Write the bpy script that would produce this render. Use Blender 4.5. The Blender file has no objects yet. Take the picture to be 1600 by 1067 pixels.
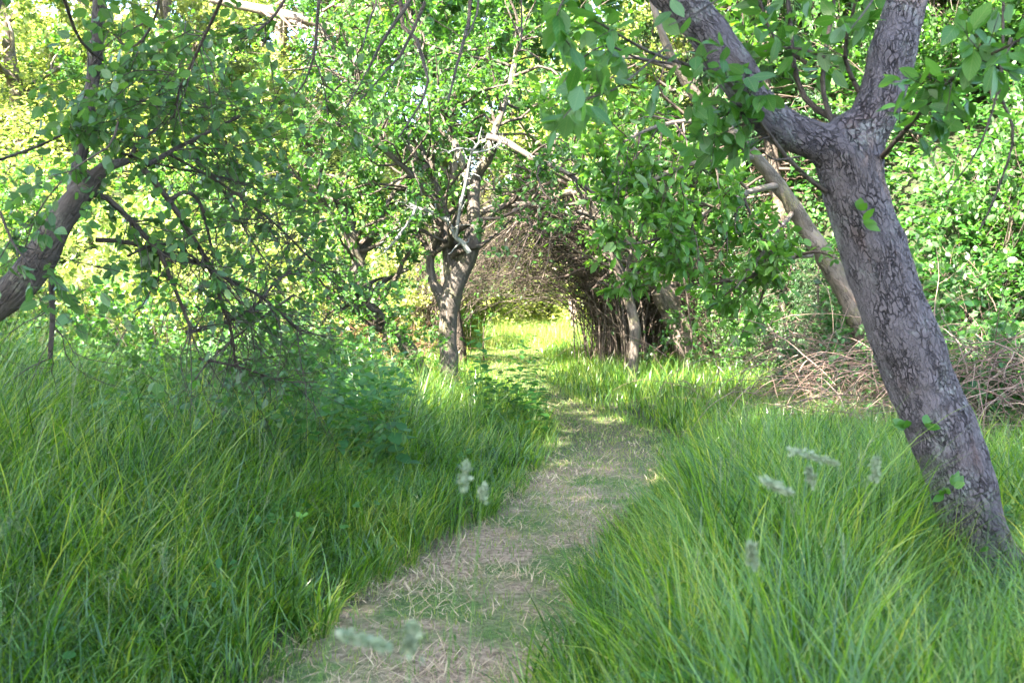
import bpy, math
import numpy as np
from math import radians as R_

rng = np.random.default_rng(11)
S = bpy.context.scene
COL = S.collection

# ------------------------------------------------------------------ camera
CAM_H, PITCH, FPX = 1.5, R_(2.3), 1555.6
cam = bpy.data.objects.new('camera', bpy.data.cameras.new('camera'))
COL.objects.link(cam); S.camera = cam
cam.location = (0, 0, CAM_H)
cam.rotation_euler = (math.pi/2 - PITCH, 0, 0)
cam.data.lens = 35; cam.data.sensor_width = 36
cam.data.clip_start = 0.05; cam.data.clip_end = 2000
cam.data.dof.use_dof = True
cam.data.dof.focus_distance = 11.0
cam.data.dof.aperture_fstop = 4.5

# ------------------------------------------------------------------ light
SUN = np.array([-0.46, -0.57, 0.715]); SUN /= np.linalg.norm(SUN)
elev = math.asin(SUN[2]); azim = math.atan2(SUN[0], SUN[1])
w = bpy.data.worlds.new('World'); S.world = w; w.use_nodes = True
nt = w.node_tree; bg = nt.nodes['Background']
sky = nt.nodes.new('ShaderNodeTexSky'); sky.sky_type = 'NISHITA'
sky.sun_disc = False; sky.sun_elevation = elev; sky.sun_rotation = azim
sky.air_density = 1.0; sky.dust_density = 2.0; sky.ozone_density = 1.0
nt.links.new(sky.outputs[0], bg.inputs[0]); bg.inputs[1].default_value = 0.105
sl = bpy.data.lights.new('sun', 'SUN'); sl.energy = 5.0; sl.angle = R_(0.55); sl.color = (1.0, 0.91, 0.76)
so = bpy.data.objects.new('sun', sl); COL.objects.link(so)
so.rotation_euler = (math.pi/2 - elev, 0, math.atan2(SUN[0], -SUN[1]))
S.view_settings.view_transform = 'Standard'; S.view_settings.look = 'None'
S.view_settings.gamma = 1; S.view_settings.exposure = 3.88
S.cycles.max_bounces = 8; S.cycles.diffuse_bounces = 3; S.cycles.glossy_bounces = 2
S.cycles.transmission_bounces = 6; S.cycles.transparent_max_bounces = 4
S.cycles.sample_clamp_indirect = 6

# ------------------------------------------------------------------ maths helpers
def P(px, py, d):
    """point at depth d (metres along +Y) seen at photo pixel px,py"""
    u = (px-800)/FPX; v = (533.5-py)/FPX
    c, s = math.cos(PITCH), math.sin(PITCH)
    Y = c + v*s; Z = -s + v*c
    k = d/Y
    return np.array([u*k, d, CAM_H + Z*k])
def W(px, d): return px/FPX*d          # pixel width -> metres
def nrm(a): return a/np.maximum(np.linalg.norm(a, axis=-1, keepdims=True), 1e-9)
def sstep(a, b, x):
    t = np.clip((x-a)/(b-a), 0, 1); return t*t*(3-2*t)
def hsh(ix, iy, iz, s=0):
    h = (ix*374761393 + iy*668265263 + iz*2147483647*3 + s*974634777) & 0xffffffff
    h = ((h ^ (h >> 13))*1274126177) & 0xffffffff
    return ((h ^ (h >> 16)) & 0xffff)/65535.0
def vnoise(p, s=0):
    p = np.asarray(p, float); i = np.floor(p).astype(np.int64); f = p-i; f = f*f*(3-2*f)
    out = 0
    for a in (0, 1):
        for b in (0, 1):
            for c in (0, 1):
                wt = (f[:, 0] if a else 1-f[:, 0])*(f[:, 1] if b else 1-f[:, 1])*(f[:, 2] if c else 1-f[:, 2])
                out = out + wt*hsh(i[:, 0]+a, i[:, 1]+b, i[:, 2]+c, s)
    return out
def n2(x, y, sc, s=0):
    x = np.asarray(x, float); y = np.asarray(y, float)
    q = np.stack([x.ravel()/sc, y.ravel()/sc, np.zeros(x.size)+.5], 1)
    return (vnoise(q, s)*.65 + vnoise(q*2.1+7, s+1)*.35).reshape(x.shape)

# path edges traced on the ground: pixel row, left, right
_pe = [(1200,300,800),(1067,420,850),(980,520,905),(900,622,940),(850,700,965),(800,775,1005),(730,845,1045),
       (690,868,1035),(665,862,985),(645,845,935),(620,820,890),(600,788,862),(575,745,850),(556,725,850)]
_py, _pxc, _phw = [], [], []
for row, l, r in _pe:
    v = (533.5-row)/FPX; c, s = math.cos(PITCH), math.sin(PITCH)
    y = CAM_H/-( -s+v*c)*(c+v*s)
    k = y/(c+v*s)
    _py.append(y); _pxc.append(((l+r)/2-800)/FPX*k); _phw.append((r-l)/2/FPX*k)
def pathu(x, y):
    xc = np.interp(y, _py, _pxc); hw = np.interp(y, _py, _phw)
    return np.abs(x-xc)-hw, np.sign(x-xc)
def footy(x):
    return np.interp(x, [-30,-14,-9,-6,-3.2,-1.2,1.4,3.0,4.4,5.6,7.2,10,16,30],
                        [8,12,14.5,17,23,33,34,27,19,14,10,7.5,6,5])
def ground(x, y):
    x = np.asarray(x, float); y = np.asarray(y, float)
    t = y - footy(x); t = np.where(t > 0, t*t/(t+1.6), 0)
    sl_ = .36+.44*sstep(1.5, 4.5, x)+.26*sstep(-3.5, -8, x)
    h = sl_*t
    h = 16*(1-np.exp(-h/16)) + 0
    h = h + (n2(x, y, 2.3, 3)-.5)*1.9*sstep(0.5, 4, t)
    u, sd = pathu(x, y)
    h = h + sstep(0.0, .7, u)*0.05 + (n2(x, y, .5, 5)-.5)*.05
    far = sstep(60, 200, np.hypot(x, y)); 
    return h*(1-far) + 14*far

# ------------------------------------------------------------------ mesh helpers
def make_mesh(name, parts, mat, smooth=True, attr=None):
    """parts: list of (V (n,3), F (m,k) , A (n,3) or None, UV (n,2) or None)"""
    V = np.concatenate([p[0] for p in parts]).astype(np.float32)
    me = bpy.data.meshes.new(name)
    ls, lv, off, base = [], [], 0, 0
    vo = 0
    for p in parts:
        for F in (p[1] if isinstance(p[1], list) else [p[1]]):
            k = F.shape[1]; lv.append((F+vo).ravel()); ls.append(base + np.arange(F.shape[0])*k); base += F.size
        vo += len(p[0])
    lv = np.concatenate(lv).astype(np.int32); ls = np.concatenate(ls).astype(np.int32)
    me.vertices.add(len(V)); me.vertices.foreach_set('co', V.ravel())
    me.loops.add(len(lv)); me.loops.foreach_set('vertex_index', lv)
    me.polygons.add(len(ls)); me.polygons.foreach_set('loop_start', ls)
    me.polygons.foreach_set('use_smooth', np.full(len(ls), smooth))
    if parts[0][2] is not None:
        a = me.attributes.new('bark_co', 'FLOAT_VECTOR', 'POINT')
        a.data.foreach_set('vector', np.concatenate([p[2] for p in parts]).astype(np.float32).ravel())
    me.update(calc_edges=True)
    if len(parts[0]) > 3 and parts[0][3] is not None:
        uv = me.uv_layers.new(name='UVMap')
        U = np.concatenate([p[3] for p in parts]).astype(np.float32)
        uv.data.foreach_set('uv', U[lv].ravel())
    me.materials.append(mat)
    return me
def link(name, me, parent=None):
    o = bpy.data.objects.new(name, me); COL.objects.link(o)
    if parent is not None: o.parent = parent
    return o
def thing(name, label, cat, loc=(0,0,0), group=None):
    o = bpy.data.objects.new(name, None); COL.objects.link(o); o.empty_display_size = .2
    o.location = loc; o['label'] = label; o['category'] = cat
    if group: o['group'] = group
    return o
def tag(o, label, cat, group=None, kind=None):
    o['label'] = label; o['category'] = cat
    if group: o['group'] = group
    if kind: o['kind'] = kind
    return o
def part(name, parts, mat, root, smooth=True):
    loc = np.array(root.location)
    parts = [(p[0]-loc,)+tuple(p[1:]) for p in parts]
    return link(name, make_mesh(name, parts, mat, smooth), root)
def dup(root, loc, rotz=0, sc=1, label=None):
    r = root.copy(); COL.objects.link(r); r.location = loc; r.rotation_euler = (0, 0, rotz)
    r.scale = (sc,)*3 if np.isscalar(sc) else sc
    if label: r['label'] = label
    for ch in list(root.children):
        c = ch.copy(); COL.objects.link(c); c.parent = r
    return r

def spline(pts, rad, step=.06):
    pts = np.array(pts, float); rad = np.array(rad, float)
    q = np.vstack([2*pts[0]-pts[1], pts, 2*pts[-1]-pts[-2]])
    out, ro = [], []
    for i in range(len(pts)-1):
        p0, p1, p2, p3 = q[i:i+4]
        n = max(2, int(np.linalg.norm(p2-p1)/step))
        t = np.linspace(0, 1, n, endpoint=False)[:, None]
        out.append(.5*((2*p1)+(-p0+p2)*t+(2*p0-5*p1+4*p2-p3)*t**2+(-p0+3*p1-3*p2+p3)*t**3))
        ro.append(rad[i]+(rad[i+1]-rad[i])*t[:, 0])
    out.append(pts[-1:]); ro.append(rad[-1:])
    return np.concatenate(out), np.concatenate(ro)
def resamp(p, r, K):
    s = np.r_[0, np.cumsum(np.linalg.norm(np.diff(p, axis=0), axis=1))]
    t = np.linspace(0, s[-1], K)
    return np.stack([np.interp(t, s, p[:, k]) for k in range(3)], 1), np.interp(t, s, r)

def tubes(Pt, Rd, sides=5, rough=0.0):
    N, K, _ = Pt.shape
    T = nrm(np.gradient(Pt, axis=1))
    mt = np.abs(nrm(Pt[:, -1]-Pt[:, 0])); ax = np.argmin(mt, 1)
    ref = np.eye(3)[ax][:, None, :]
    n1 = nrm(np.cross(T, ref)); n2_ = np.cross(T, n1)
    th = np.arange(sides)/sides*2*np.pi
    cs, sn = np.cos(th), np.sin(th)
    rr = Rd[:, :, None]*np.ones(sides)
    if rough > 0:
        base = Pt[:, :, None, :] + rr[..., None]*(n1[:, :, None, :]*cs[:, None] + n2_[:, :, None, :]*sn[:, None])
        f = base.reshape(-1, 3)
        nz = (vnoise(f/(.09)) - .5)*.6 + (vnoise(f/(.25), 3)-.5)*.9
        rr = rr*(1+rough*nz.reshape(rr.shape))
    V = Pt[:, :, None, :] + rr[..., None]*(n1[:, :, None, :]*cs[:, None] + n2_[:, :, None, :]*sn[:, None])
    sl = np.concatenate([np.zeros((N, 1)), np.cumsum(np.linalg.norm(np.diff(Pt, axis=1), axis=2), 1)], 1) + rng.random((N, 1))*9
    rm = np.maximum(Rd, .004)
    A = np.stack([rm[:, :, None]*cs, rm[:, :, None]*sn, np.repeat(sl[:, :, None], sides, 2)], -1)
    i = np.arange(N)[:, None, None]*K*sides; j = np.arange(K-1)[None, :, None]*sides; k = np.arange(sides)[None, None, :]
    k2 = (k+1) % sides
    F = np.stack([i+j+k, i+j+k2, i+j+sides+k2, i+j+sides+k], -1).reshape(-1, 4)
    return (V.reshape(-1, 3), F, A.reshape(-1, 3), None)
def limb(pts, rad, sides=14, step=.06, rough=.18):
    p, r = spline(pts, rad, step)
    return tubes(p[None], r[None], sides, rough)

def grow(Pt, Rd, n, L, ang=(30, 70), t=(.25, 1.), K=7, rr=.6, wander=.25, grav=0., lvar=.5, rmin=.0012, bias=None, rtip=.25, rabs=None):
    """n children spread over the given branches"""
    N, Kp, _ = Pt.shape
    ln = np.linalg.norm(Pt[:, -1]-Pt[:, 0], axis=1)+1e-6
    idx = rng.choice(N, n, p=ln/ln.sum())
    tt = rng.uniform(t[0], t[1], n)*(Kp-1.001)
    k = np.floor(tt).astype(int); f = (tt-k)[:, None]
    pos = Pt[idx, k]*(1-f)+Pt[idx, k+1]*f
    tan = nrm(Pt[idx, k+1]-Pt[idx, k])
    r0 = np.maximum((Rd[idx, k]*(1-f[:, 0])+Rd[idx, k+1]*f[:, 0])*rr*rng.uniform(.7, 1, n), rmin)
    if rabs: r0 = np.minimum(r0, rabs)
    pp = nrm(np.cross(tan, rng.normal(size=(n, 3))))
    a = np.radians(rng.uniform(ang[0], ang[1], n))[:, None]
    d = tan*np.cos(a)+pp*np.sin(a)
    if bias is not None: d = nrm(d + np.array(bias))
    LL = L*rng.uniform(1-lvar, 1+lvar, n)
    out = [pos]
    for _ in range(K-1):
        d = nrm(d + rng.normal(size=(n, 3))*wander*.5 + np.array([0, 0, -grav]))
        pos = pos + d*(LL/(K-1))[:, None]; out.append(pos)
    Q = np.stack(out, 1)
    Rr = r0[:, None]*np.linspace(1, rtip, K)[None]
    return Q, Rr
def keep(Q, Rr, mask): return Q[mask], Rr[mask]

# leaf templates: (x across -.5...5, y along 0..1, z)
def tmpl_far():
    v = [(0,0,0), (.42,.3,.07), (.40,.68,.05), (0,1,-.08), (-.40,.68,.05), (-.42,.3,.07)]
    return np.array(v, float), [np.array([[0,1,2,3],[0,3,4,5]])]
def tmpl_near():
    rows = [(.12,.26), (.32,.48), (.58,.47), (.82,.25)]
    v = [(0,0,0)]
    for y, wd in rows: v += [(-wd, y, .06*wd*2), (0, y+.0, 0.), (wd, y, .06*wd*2)]
    v += [(0,1,0)]
    v = np.array(v, float); v[:, 2] -= .16*v[:, 1]**2
    F4, F3 = [], [[0,3,2],[0,2,1]]
    for i in range(3):
        a = 1+3*i; F4 += [[a,a+1,a+4,a+3],[a+1,a+2,a+5,a+4]]
    F3 += [[10,11,13],[11,12,13]]
    return v, [np.array(F4), np.array(F3)]
FAR, NEAR = tmpl_far(), tmpl_near()
def leaves(pos, d, up, L, wd, tm=FAR):
    """pos,d,up (N,3); L,wd (N,)"""
    v, Fs = tm; n = len(pos)
    y = nrm(d); x = nrm(np.cross(y, up)); z = np.cross(x, y)
    curl = rng.uniform(-.4, 1.5, n)[:, None, None]
    V = pos[:, None]+ (v[None, :, 0:1]*wd[:, None, None])*x[:, None] + (v[None, :, 1:2]*L[:, None, None])*y[:, None] + (v[None, :, 2:3]*L[:, None, None]*curl)*z[:, None]
    nv = len(v)
    Fo = [(F[None]+np.arange(n)[:, None, None]*nv).reshape(-1, F.shape[1]) for F in Fs]
    UV = np.tile(np.stack([v[:, 0]+.5, v[:, 1]], 1), (n, 1))
    return (V.reshape(-1, 3), Fo, None, UV)
def leaf_on(Q, n, L, wr=.55, t=(.15, 1.), droop=.15, tm=FAR, lv=.3, flat=.7, spread=.8):
    """n leaves spread along twigs Q"""
    N, K, _ = Q.shape
    idx = rng.integers(0, N, n); tt = rng.uniform(t[0], t[1], n)*(K-1.001)
    tt = np.clip(np.where(rng.random(n) < .62, np.round(tt)+rng.normal(size=n)*.06, tt), .05, K-1.001); k = np.floor(tt).astype(int); f = (tt-k)[:, None]
    pos = Q[idx, k]*(1-f)+Q[idx, k+1]*f
    tan = nrm(Q[idx, k+1]-Q[idx, k])
    d = nrm(tan*.6 + rng.normal(size=(n, 3))*spread + np.array([0, 0, -droop]))
    up = nrm(np.array([0, 0, 1.])*flat + rng.normal(size=(n, 3))*.5)
    LL = L*rng.uniform(1-lv, 1+lv, n)
    return leaves(pos+d*LL[:, None]*.15, d, up, LL, LL*wr*rng.uniform(.85, 1.15, n), tm)

# ------------------------------------------------------------------ materials
def new_mat(name):
    m = bpy.data.materials.new(name); m.use_nodes = True
    nt = m.node_tree; nt.nodes.clear()
    out = nt.nodes.new('ShaderNodeOutputMaterial')
    return m, nt, out
def N_(nt, typ, **kw):
    n = nt.nodes.new(typ)
    for k, v in kw.items(): setattr(n, k, v)
    return n
def ramp(nt, fac, cols, pos=None):
    r = N_(nt, 'ShaderNodeValToRGB'); e = r.color_ramp.elements
    pos = pos or np.linspace(0, 1, len(cols))
    while len(e) < len(cols): e.new(.5)
    for i, c in enumerate(cols): e[i].position = pos[i]; e[i].color = (*c, 1)
    nt.links.new(fac, r.inputs[0]); return r.outputs[0]
def mix(nt, fac, a, b, typ='MIX'):
    m = N_(nt, 'ShaderNodeMix', data_type='RGBA', blend_type=typ)
    for s, v in ((0, fac), (6, a), (7, b)):
        if hasattr(v, 'is_linked'): nt.links.new(v, m.inputs[s])
        else: m.inputs[s].default_value = v if s == 0 else (*v, 1)
    return m.outputs[2]
def leaf_mat(name, cols, trans=(1.9, 1.7, .7), tf=.42, rough=.42, under=(.16,.22,.12), vein=False, scale=1.2, spec=.5, var=.62):
    m, nt, out = new_mat(name)
    g = N_(nt, 'ShaderNodeNewGeometry')
    tc = N_(nt, 'ShaderNodeNewGeometry')
    no = N_(nt, 'ShaderNodeTexNoise'); no.inputs['Scale'].default_value = scale; no.inputs['Detail'].default_value = 2
    nt.links.new(tc.outputs['Position'], no.inputs['Vector'])
    mm = N_(nt, 'ShaderNodeMath', operation='MULTIPLY_ADD'); nt.links.new(g.outputs['Random Per Island'], mm.inputs[0])
    mm.inputs[1].default_value = var
    m2 = N_(nt, 'ShaderNodeMath', operation='MULTIPLY_ADD'); nt.links.new(no.outputs[0], m2.inputs[0]); m2.inputs[1].default_value = 1.3; m2.inputs[2].default_value = -.15-var*.5
    nt.links.new(m2.outputs[0], mm.inputs[2])
    c = ramp(nt, mm.outputs[0], cols)
    if vein:
        uv = N_(nt, 'ShaderNodeUVMap'); sx = N_(nt, 'ShaderNodeSeparateXYZ'); nt.links.new(uv.outputs[0], sx.inputs[0])
        a = N_(nt, 'ShaderNodeMath', operation='SUBTRACT'); nt.links.new(sx.outputs[0], a.inputs[0]); a.inputs[1].default_value = .5
        ab = N_(nt, 'ShaderNodeMath', operation='ABSOLUTE'); nt.links.new(a.outputs[0], ab.inputs[0])
        mid = N_(nt, 'ShaderNodeMath', operation='LESS_THAN'); nt.links.new(ab.outputs[0], mid.inputs[0]); mid.inputs[1].default_value = .022
        k = N_(nt, 'ShaderNodeMath', operation='MULTIPLY_ADD'); nt.links.new(ab.outputs[0], k.inputs[0]); k.inputs[1].default_value = -.9; nt.links.new(sx.outputs[1], k.inputs[2])
        k2 = N_(nt, 'ShaderNodeMath', operation='MULTIPLY'); nt.links.new(k.outputs[0], k2.inputs[0]); k2.inputs[1].default_value = 7
        fr = N_(nt, 'ShaderNodeMath', operation='FRACT'); nt.links.new(k2.outputs[0], fr.inputs[0])
        lt = N_(nt, 'ShaderNodeMath', operation='LESS_THAN'); nt.links.new(fr.outputs[0], lt.inputs[0]); lt.inputs[1].default_value = .13
        mx = N_(nt, 'ShaderNodeMath', operation='MAXIMUM'); nt.links.new(mid.outputs[0], mx.inputs[0]); nt.links.new(lt.outputs[0], mx.inputs[1])
        sc = N_(nt, 'ShaderNodeMath', operation='MULTIPLY'); nt.links.new(mx.outputs[0], sc.inputs[0]); sc.inputs[1].default_value = .35
        c = mix(nt, sc.outputs[0], c, (.22,.30,.10))
    bf = N_(nt, 'ShaderNodeMath', operation='MULTIPLY'); nt.links.new(g.outputs['Backfacing'], bf.inputs[0]); bf.inputs[1].default_value = .55
    cb = mix(nt, bf.outputs[0], c, under)
    p = N_(nt, 'ShaderNodeBsdfPrincipled'); nt.links.new(cb, p.inputs['Base Color'])
    p.inputs['Roughness'].default_value = rough; p.inputs['Specular IOR Level'].default_value = spec
    t = N_(nt, 'ShaderNodeBsdfTranslucent'); tcx = mix(nt, 1.0, c, trans, 'MULTIPLY'); nt.links.new(tcx, t.inputs[0])
    ms = N_(nt, 'ShaderNodeMixShader'); ms.inputs[0].default_value = tf
    nt.links.new(p.outputs[0], ms.inputs[1]); nt.links.new(t.outputs[0], ms.inputs[2]); nt.links.new(ms.outputs[0], out.inputs[0])
    return m
def bark_mat(name, dark, mid, light, crack=18., stretch=.35, bump=.012, lichen=None, lich_amt=.6, red=None, disp=False, crk=.85, ew=.16, cellv=.35):
    m, nt, out = new_mat(name)
    at = N_(nt, 'ShaderNodeAttribute', attribute_name='bark_co')
    mp = N_(nt, 'ShaderNodeMapping'); mp.inputs['Scale'].default_value = (1, 1, stretch); nt.links.new(at.outputs['Vector'], mp.inputs['Vector'])
    n0 = N_(nt, 'ShaderNodeTexNoise'); n0.inputs['Scale'].default_value = crack*.9; n0.inputs['Detail'].default_value = 4; nt.links.new(mp.outputs[0], n0.inputs['Vector'])
    sc = N_(nt, 'ShaderNodeVectorMath', operation='MULTIPLY_ADD'); nt.links.new(n0.outputs['Color'], sc.inputs[0]); sc.inputs[1].default_value = (.06,)*3; nt.links.new(mp.outputs[0], sc.inputs[2])
    vo = N_(nt, 'ShaderNodeTexVoronoi', feature='DISTANCE_TO_EDGE'); vo.inputs['Scale'].default_value = crack; nt.links.new(sc.outputs[0], vo.inputs['Vector'])
    vc = N_(nt, 'ShaderNodeTexVoronoi', feature='F1'); vc.inputs['Scale'].default_value = crack; nt.links.new(sc.outputs[0], vc.inputs['Vector'])
    edge = N_(nt, 'ShaderNodeMapRange'); edge.inputs['From Max'].default_value = ew; nt.links.new(vo.outputs['Distance'], edge.inputs['Value'])
    n1 = N_(nt, 'ShaderNodeTexNoise'); n1.inputs['Scale'].default_value = crack*4; n1.inputs['Detail'].default_value = 6; n1.inputs['Roughness'].default_value = .65; nt.links.new(mp.outputs[0], n1.inputs['Vector'])
    n2x = N_(nt, 'ShaderNodeTexNoise'); n2x.inputs['Scale'].default_value = 5; n2x.inputs['Detail'].default_value = 4; nt.links.new(at.outputs['Vector'], n2x.inputs['Vector'])
    # cracks fade in and out along the stem
    nm = N_(nt, 'ShaderNodeTexNoise'); nm.inputs['Scale'].default_value = crack*.35; nm.inputs['Detail'].default_value = 3; nt.links.new(mp.outputs[0], nm.inputs['Vector'])
    mk = N_(nt, 'ShaderNodeMapRange'); mk.inputs['From Min'].default_value = .38; mk.inputs['From Max'].default_value = .62; mk.inputs['To Min'].default_value = .3; nt.links.new(nm.outputs[0], mk.inputs['Value'])
    ie = N_(nt, 'ShaderNodeMath', operation='SUBTRACT'); ie.inputs[0].default_value = 1; nt.links.new(edge.outputs[0], ie.inputs[1])
    im = N_(nt, 'ShaderNodeMath', operation='MULTIPLY'); nt.links.new(ie.outputs[0], im.inputs[0]); nt.links.new(mk.outputs[0], im.inputs[1])
    edge = N_(nt, 'ShaderNodeMath', operation='SUBTRACT'); edge.inputs[0].default_value = 1; nt.links.new(im.outputs[0], edge.inputs[1])
    # height
    h = N_(nt, 'ShaderNodeMath', operation='MULTIPLY_ADD'); nt.links.new(n1.outputs[0], h.inputs[0]); h.inputs[1].default_value = .7; nt.links.new(edge.outputs[0], h.inputs[2])
    # plate tint per cell
    sp = N_(nt, 'ShaderNodeSeparateColor'); nt.links.new(vc.outputs['Color'], sp.inputs[0])
    a = N_(nt, 'ShaderNodeMath', operation='MULTIPLY_ADD'); nt.links.new(sp.outputs[0], a.inputs[0]); a.inputs[1].default_value = cellv
    a2 = N_(nt, 'ShaderNodeMath', operation='MULTIPLY_ADD'); nt.links.new(n1.outputs[0], a2.inputs[0]); a2.inputs[1].default_value = .7; a2.inputs[2].default_value = -.02
    nt.links.new(a2.outputs[0], a.inputs[2])
    c = ramp(nt, a.outputs[0], [mid, light, tuple(min(1, v*1.25) for v in light)], [.2, .62, 1])
    inv = N_(nt, 'ShaderNodeMapRange'); inv.inputs['From Min'].default_value = .0; inv.inputs['From Max'].default_value = .55; inv.inputs['To Min'].default_value = crk; inv.inputs['To Max'].default_value = 0
    nt.links.new(edge.outputs[0], inv.inputs['Value'])
    c = mix(nt, inv.outputs[0], c, dark)
    if red:
        n3 = N_(nt, 'ShaderNodeTexNoise'); n3.inputs['Scale'].default_value = 7; n3.inputs['Detail'].default_value = 5; nt.links.new(mp.outputs[0], n3.inputs['Vector'])
        k = N_(nt, 'ShaderNodeMapRange'); k.inputs['From Min'].default_value = .56; k.inputs['From Max'].default_value = .7; k.inputs['To Max'].default_value = .7; nt.links.new(n3.outputs[0], k.inputs['Value'])
        c = mix(nt, k.outputs[0], c, red)
    if lichen:
        k = N_(nt, 'ShaderNodeMapRange'); k.inputs['From Min'].default_value = .54; k.inputs['From Max'].default_value = .62; k.inputs['To Max'].default_value = lich_amt; nt.links.new(n2x.outputs[0], k.inputs['Value'])
        n4 = N_(nt, 'ShaderNodeTexNoise'); n4.inputs['Scale'].default_value = 60; n4.inputs['Detail'].default_value = 3; nt.links.new(at.outputs['Vector'], n4.inputs['Vector'])
        k4 = N_(nt, 'ShaderNodeMapRange'); k4.inputs['From Min'].default_value = .42; k4.inputs['From Max'].default_value = .55; nt.links.new(n4.outputs[0], k4.inputs['Value'])
        kk = N_(nt, 'ShaderNodeMath', operation='MULTIPLY'); nt.links.new(k.outputs[0], kk.inputs[0]); nt.links.new(k4.outputs[0], kk.inputs[1])
        c = mix(nt, kk.outputs[0], c, lichen)
    p = N_(nt, 'ShaderNodeBsdfPrincipled'); nt.links.new(c, p.inputs['Base Color']); p.inputs['Roughness'].default_value = .8; p.inputs['Specular IOR Level'].default_value = .35
    b = N_(nt, 'ShaderNodeBump'); b.inputs['Distance'].default_value = bump; b.inputs['Strength'].default_value = 1; nt.links.new(h.outputs[0], b.inputs['Height']); nt.links.new(b.outputs[0], p.inputs['Normal'])
    nt.links.new(p.outputs[0], out.inputs[0])
    if disp:
        d = N_(nt, 'ShaderNodeDisplacement'); d.inputs['Midlevel'].default_value = .8; d.inputs['Scale'].default_value = disp
        nt.links.new(h.outputs[0], d.inputs['Height']); nt.links.new(d.outputs[0], out.inputs['Displacement']); m.displacement_method = 'BOTH'
    return m
def simple_mat(name, cols, rough=.7, scale=3., tf=0., spec=.3):
    m, nt, out = new_mat(name)
    g = N_(nt, 'ShaderNodeNewGeometry'); no = N_(nt, 'ShaderNodeTexNoise'); no.inputs['Scale'].default_value = scale; no.inputs['Detail'].default_value = 3
    nt.links.new(g.outputs['Position'], no.inputs['Vector'])
    mm = N_(nt, 'ShaderNodeMath', operation='MULTIPLY_ADD'); nt.links.new(g.outputs['Random Per Island'], mm.inputs[0]); mm.inputs[1].default_value = .6
    m2 = N_(nt, 'ShaderNodeMath', operation='MULTIPLY_ADD'); nt.links.new(no.outputs[0], m2.inputs[0]); m2.inputs[1].default_value = .8; m2.inputs[2].default_value = -.2; nt.links.new(m2.outputs[0], mm.inputs[2])
    c = ramp(nt, mm.outputs[0], cols)
    p = N_(nt, 'ShaderNodeBsdfPrincipled'); nt.links.new(c, p.inputs['Base Color']); p.inputs['Roughness'].default_value = rough; p.inputs['Specular IOR Level'].default_value = spec
    if tf:
        t = N_(nt, 'ShaderNodeBsdfTranslucent'); nt.links.new(c, t.inputs[0]); ms = N_(nt, 'ShaderNodeMixShader'); ms.inputs[0].default_value = tf
        nt.links.new(p.outputs[0], ms.inputs[1]); nt.links.new(t.outputs[0], ms.inputs[2]); nt.links.new(ms.outputs[0], out.inputs[0])
    else: nt.links.new(p.outputs[0], out.inputs[0])
    return m

M_apple = leaf_mat('apple_leaf', [(.022,.085,.012),(.04,.14,.018),(.075,.21,.026)], vein=True, under=(.17,.27,.14), tf=.45, rough=.38)
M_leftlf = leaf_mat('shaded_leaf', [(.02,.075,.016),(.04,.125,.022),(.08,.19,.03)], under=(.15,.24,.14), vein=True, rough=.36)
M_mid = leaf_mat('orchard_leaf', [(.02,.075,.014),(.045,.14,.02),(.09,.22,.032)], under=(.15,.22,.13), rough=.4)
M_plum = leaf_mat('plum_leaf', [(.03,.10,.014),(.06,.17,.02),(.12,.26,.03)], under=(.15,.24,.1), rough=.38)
M_bright = leaf_mat('sunlit_shrub_leaf', [(.05,.11,.02),(.14,.22,.04),(.30,.36,.09),(.52,.53,.26)], trans=(1.45,1.4,.9), under=(.24,.29,.17), tf=.48, scale=.7)  # sun glare on the background foliage is put into these pale tones
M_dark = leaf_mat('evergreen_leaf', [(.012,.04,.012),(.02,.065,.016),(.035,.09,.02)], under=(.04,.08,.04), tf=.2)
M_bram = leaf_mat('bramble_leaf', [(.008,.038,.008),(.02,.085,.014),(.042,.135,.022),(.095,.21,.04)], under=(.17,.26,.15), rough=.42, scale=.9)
M_nettle = leaf_mat('nettle_leaf', [(.016,.075,.014),(.035,.13,.022),(.08,.20,.04)], under=(.14,.24,.13), rough=.5)
M_grass = leaf_mat('grass_blade', [(.011,.04,.005),(.034,.105,.009),(.08,.195,.014),(.19,.33,.024),(.42,.45,.10)], trans=(1.75,1.6,.55), tf=.36, rough=.28, under=(.07,.16,.05), scale=2.2, spec=.55, var=.85)
M_short = leaf_mat('mown_blade', [(.05,.13,.02),(.12,.24,.03),(.26,.34,.06),(.42,.40,.16)], trans=(1.5,1.4,.6), tf=.35, rough=.45, under=(.1,.2,.07), scale=2)
M_straw = simple_mat('dry_cuttings', [(.19,.115,.07),(.42,.30,.19),(.62,.49,.31),(.3,.2,.15)], tf=.15, scale=4)
M_head = simple_mat('seed_head', [(.10,.17,.05),(.2,.26,.11),(.34,.36,.24)], tf=.3, scale=20)
M_pale_head = simple_mat('pale_seed_head', [(.14,.20,.10),(.24,.30,.18),(.36,.38,.28)], tf=.3, scale=20)
M_stem = simple_mat('green_stem', [(.07,.16,.03),(.13,.24,.06)], tf=.15)
M_twig = simple_mat('dark_twig', [(.03,.022,.018),(.075,.055,.045),(.14,.11,.09)], rough=.85)
M_cane = simple_mat('dead_cane', [(.03,.018,.014),(.09,.058,.046),(.20,.14,.112),(.34,.27,.225)], rough=.75, scale=5)
M_deadtwig = simple_mat('dead_twig', [(.012,.010,.007),(.036,.028,.02),(.12,.098,.07)], rough=.85, scale=5)
M_brown = simple_mat('brown_dead_growth', [(.06,.03,.018),(.17,.09,.05),(.3,.18,.1)], rough=.8)
M_lich = simple_mat('lichen_twig', [(.10,.10,.09),(.2,.205,.19),(.36,.37,.35)], rough=.9, scale=20)
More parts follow.
